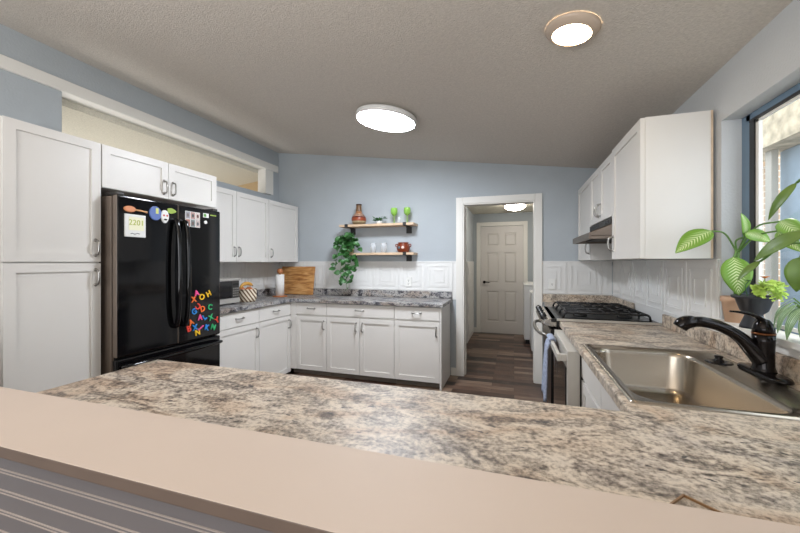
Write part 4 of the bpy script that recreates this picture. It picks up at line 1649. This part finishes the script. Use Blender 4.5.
# striped leaf plant hanging over the sill
GX, GY = 1.0, 1.60
t = thing('striped_leaf_plant', (GX+.03, GY+.0, PZ), 'low plant with drooping grey green striped leaves at the right edge of the sill', 'potted plant')
MB().lathe([(0, 0), (.03, 0), (.040, .06), (.043, .062), (.043, .07), (.038, .07), (.035, .06), (0, .058)], (GX+.03, GY, PZ), 28).build('pot', pixm('mauve_pot', (180, 150, 150)), t)
rnd = random.Random(8)
for k in range(11):
    a = PI*.45+PI*1.0*k/10
    b = Vector((GX+.02+.02*math.cos(a), GY+.02*math.sin(a), PZ+.085))
    kn = b+Vector((.055*math.cos(a), .075*math.sin(a), .050+rnd.uniform(-.012, .02)))
    m = MB()
    m.tube(arc([(GX+.03, GY, PZ+.05), b, kn], 4), .003, 6)
    m.build('petiole', 'stem', t)
    tp = kn+Vector((.045*math.cos(a)-.004, .05*math.sin(a), -.095-rnd.uniform(0, .02)))
    leaf(t, kn, tp, .032, (math.cos(a), math.sin(a)-.2, .5), 'leaf_strip', .12)

# trailing vine on the lower shelf
VX, VY = -1.98, 4.11
t = thing('trailing_plant', (VX, VY, LZ), 'leafy green trailing vine hanging from the left end of the lower shelf', 'potted plant')
MB().lathe([(0, 0), (.040, 0), (.052, .075), (.052, .085), (.046, .085), (.044, .07), (0, .07)], (VX, VY, LZ), 28).build('pot', pixm('straw_pot', (200, 180, 140)), t)
ms = MB()
m = MB()
rnd = random.Random(21)
runs = []
for k in range(17):
    a = rnd.uniform(PI*1.0, PI*2.0)
    R_ = rnd.uniform(.07, .17)
    dx_, dy_ = math.cos(a)*R_*1.15, math.sin(a)*R_*.55
    h_ = rnd.uniform(.04, .22)
    drop = rnd.choice([0, .05, .12, .12])
    p0 = Vector((VX, VY-.02, LZ+.08))
    p1 = p0+Vector((dx_*.6, dy_*.6-.01, h_*.7))
    p2 = p0+Vector((dx_, dy_-.04, h_*.6-drop))
    runs.append([p0, p1, p2])
for dx_, dz_ in ((-.06, -.40), (.01, -.46), (.08, -.33), (.13, -.22), (-.13, -.20), (.04, -.28)):
    runs.append([Vector((VX, VY-.02, LZ+.08)), Vector((VX+dx_*.6, VY-.13, LZ+.09)), Vector((VX+dx_, VY-.14, LZ+dz_*.5)), Vector((VX+dx_*1.1, VY-.12, LZ+dz_))])
for r_ in runs:
    cv = arc(r_, 5)
    ms.tube(cv, .002, 5)
    for i in range(3, len(cv)):
        if rnd.random() < .15:
            continue
        a = rnd.uniform(-PI, 0)
        dr2 = Vector((math.cos(a)*.8, math.sin(a)*.35-.2, rnd.uniform(-.7, .25))).normalized()
        L_ = rnd.uniform(.055, .09)
        leaf_geo(m, cv[i], cv[i]+dr2*L_, L_*.78, (rnd.uniform(-.5, .5), -1, rnd.uniform(.1, .8)), .08, None, 5, 4, .2)
ms.build('vines', 'stem', t)
m.build('foliage', 'leaf_vine', t)
# small succulent on the upper shelf
t = thing('small_potted_plant', (-1.585, 4.11, SZ), 'tiny leafy plant in a low white pot on the upper shelf', 'potted plant')
MB().lathe([(0, 0), (.030, 0), (.036, .028), (.036, .032), (.031, .032), (.029, .026), (0, .026)], (-1.585, 4.11, SZ), 24).build('pot', 'pale_block', t)
m = MB()
for k in range(46):
    a = rnd.uniform(0, 2*PI)
    R_ = rnd.uniform(.01, .075)
    c0 = Vector((-1.585+R_*math.cos(a), 4.11+R_*.6*math.sin(a), SZ+.036+rnd.uniform(0, .03)+(.02 if R_ > .04 and math.cos(a) > .3 else 0)))
    leaf_geo(m, c0, c0+Vector((math.cos(a)*.034, math.sin(a)*.03, rnd.uniform(-.008, .038))), .026, (0, -.5, 1), .05, None, 3, 2)
m.build('foliage', 'leaf_vine', t)

# ------------------------------------------------------------ hall appliances
def washer(x0, x1, y0, y1, h, lab, nm):
    t = thing(nm, ((x0+x1)/2, (y0+y1)/2, 0), lab, nm.replace('_', ' '))
    MB().box(x0+.004, x1, y0, y1, .07, h-.03).build('cabinet', 'white_enamel', t, bevel=.01)
    MB().box(x0+.03, x1-.03, y0+.03, y1-.03, 0, .07).build('plinth', 'black', t)
    MB().box(x0, x1-.12, y0-.003, y1+.003, h-.029, h).build('top', 'white_enamel', t, bevel=.008)
    MB().box(x1-.14, x1, y0, y1, h+.001, h+.15).build('console', 'white_enamel', t, bevel=.01)
    MB().box(x0+.06, x1-.18, y0+.06, y1-.06, h+.001, h+.012).build('lid', 'white_enamel', t, bevel=.004)


washer(.155, .93, 6.20, 6.88, .985, 'white top loading washing machine beside the far door of the hall', 'washing_machine')
washer(.235, .95, 5.42, 6.10, .90, 'white dryer nearest the doorway, partly behind its casing', 'clothes_dryer')
t = thing('spray_bottle', (-.69, 5.0, 0), 'small white bottle with dark cap on the hall floor by the left wall', 'bottle')
MB().lathe([(0, 0), (.026, 0), (.028, .01), (.028, .085), (.012, .105), (.012, .115), (0, .115)], (-.655, 5.0, 0), 20).build('bottle_body', 'pale_block', t)
MB().lathe([(0, .115), (.015, .115), (.015, .15), (0, .152)], (-.655, 5.0, 0), 16).build('cap', 'black', t)
t = thing('closer_box', (-.70, 4.9, 2.1), 'small white box fixed high on the hall wall inside the doorway', 'wall box')
MB().box(HL+.001, HL+.07, 4.78, 4.96, 1.93, 2.14).build('box_case', 'white_enamel', t, bevel=.006)
MB().box(HL+.07, HL+.075, 4.80, 4.94, 1.95, 2.12).build('box_cover', 'pale_block', t, bevel=.002)

# little wooden tray corner peeking over the bar
t = thing('wooden_coaster', (.30, .735, .911), 'thin wood edged coaster on the granite, its corner showing behind the bar top', 'coaster')
a_ = math.radians(-42)
u_, v_ = Vector((math.cos(a_), math.sin(a_), 0)), Vector((math.sin(a_), -math.cos(a_), 0))
c0_ = Vector((.294, .777, 0))
def strip(p, q, wd):
    m = MB()
    n = Vector((q[1]-p[1], p[0]-q[0], 0)).normalized()*wd
    m.prism([(p[0], p[1]), (q[0], q[1]), (q[0]-n.x, q[1]-n.y), (p[0]-n.x, p[1]-n.y)], 'z', .9105, .918)
    return m
P_ = [c0_, c0_+u_*.085, c0_+u_*.085+v_*.085, c0_+v_*.085]
for i in range(4):
    strip(P_[i], P_[(i+1) % 4], -.003).build('wood_edge', pixm('coaster_edge', (150, 116, 82)), t)
MB().prism([(p.x, p.y) for p in P_], 'z', .9105, .914).build('inlay', 'granite', t)
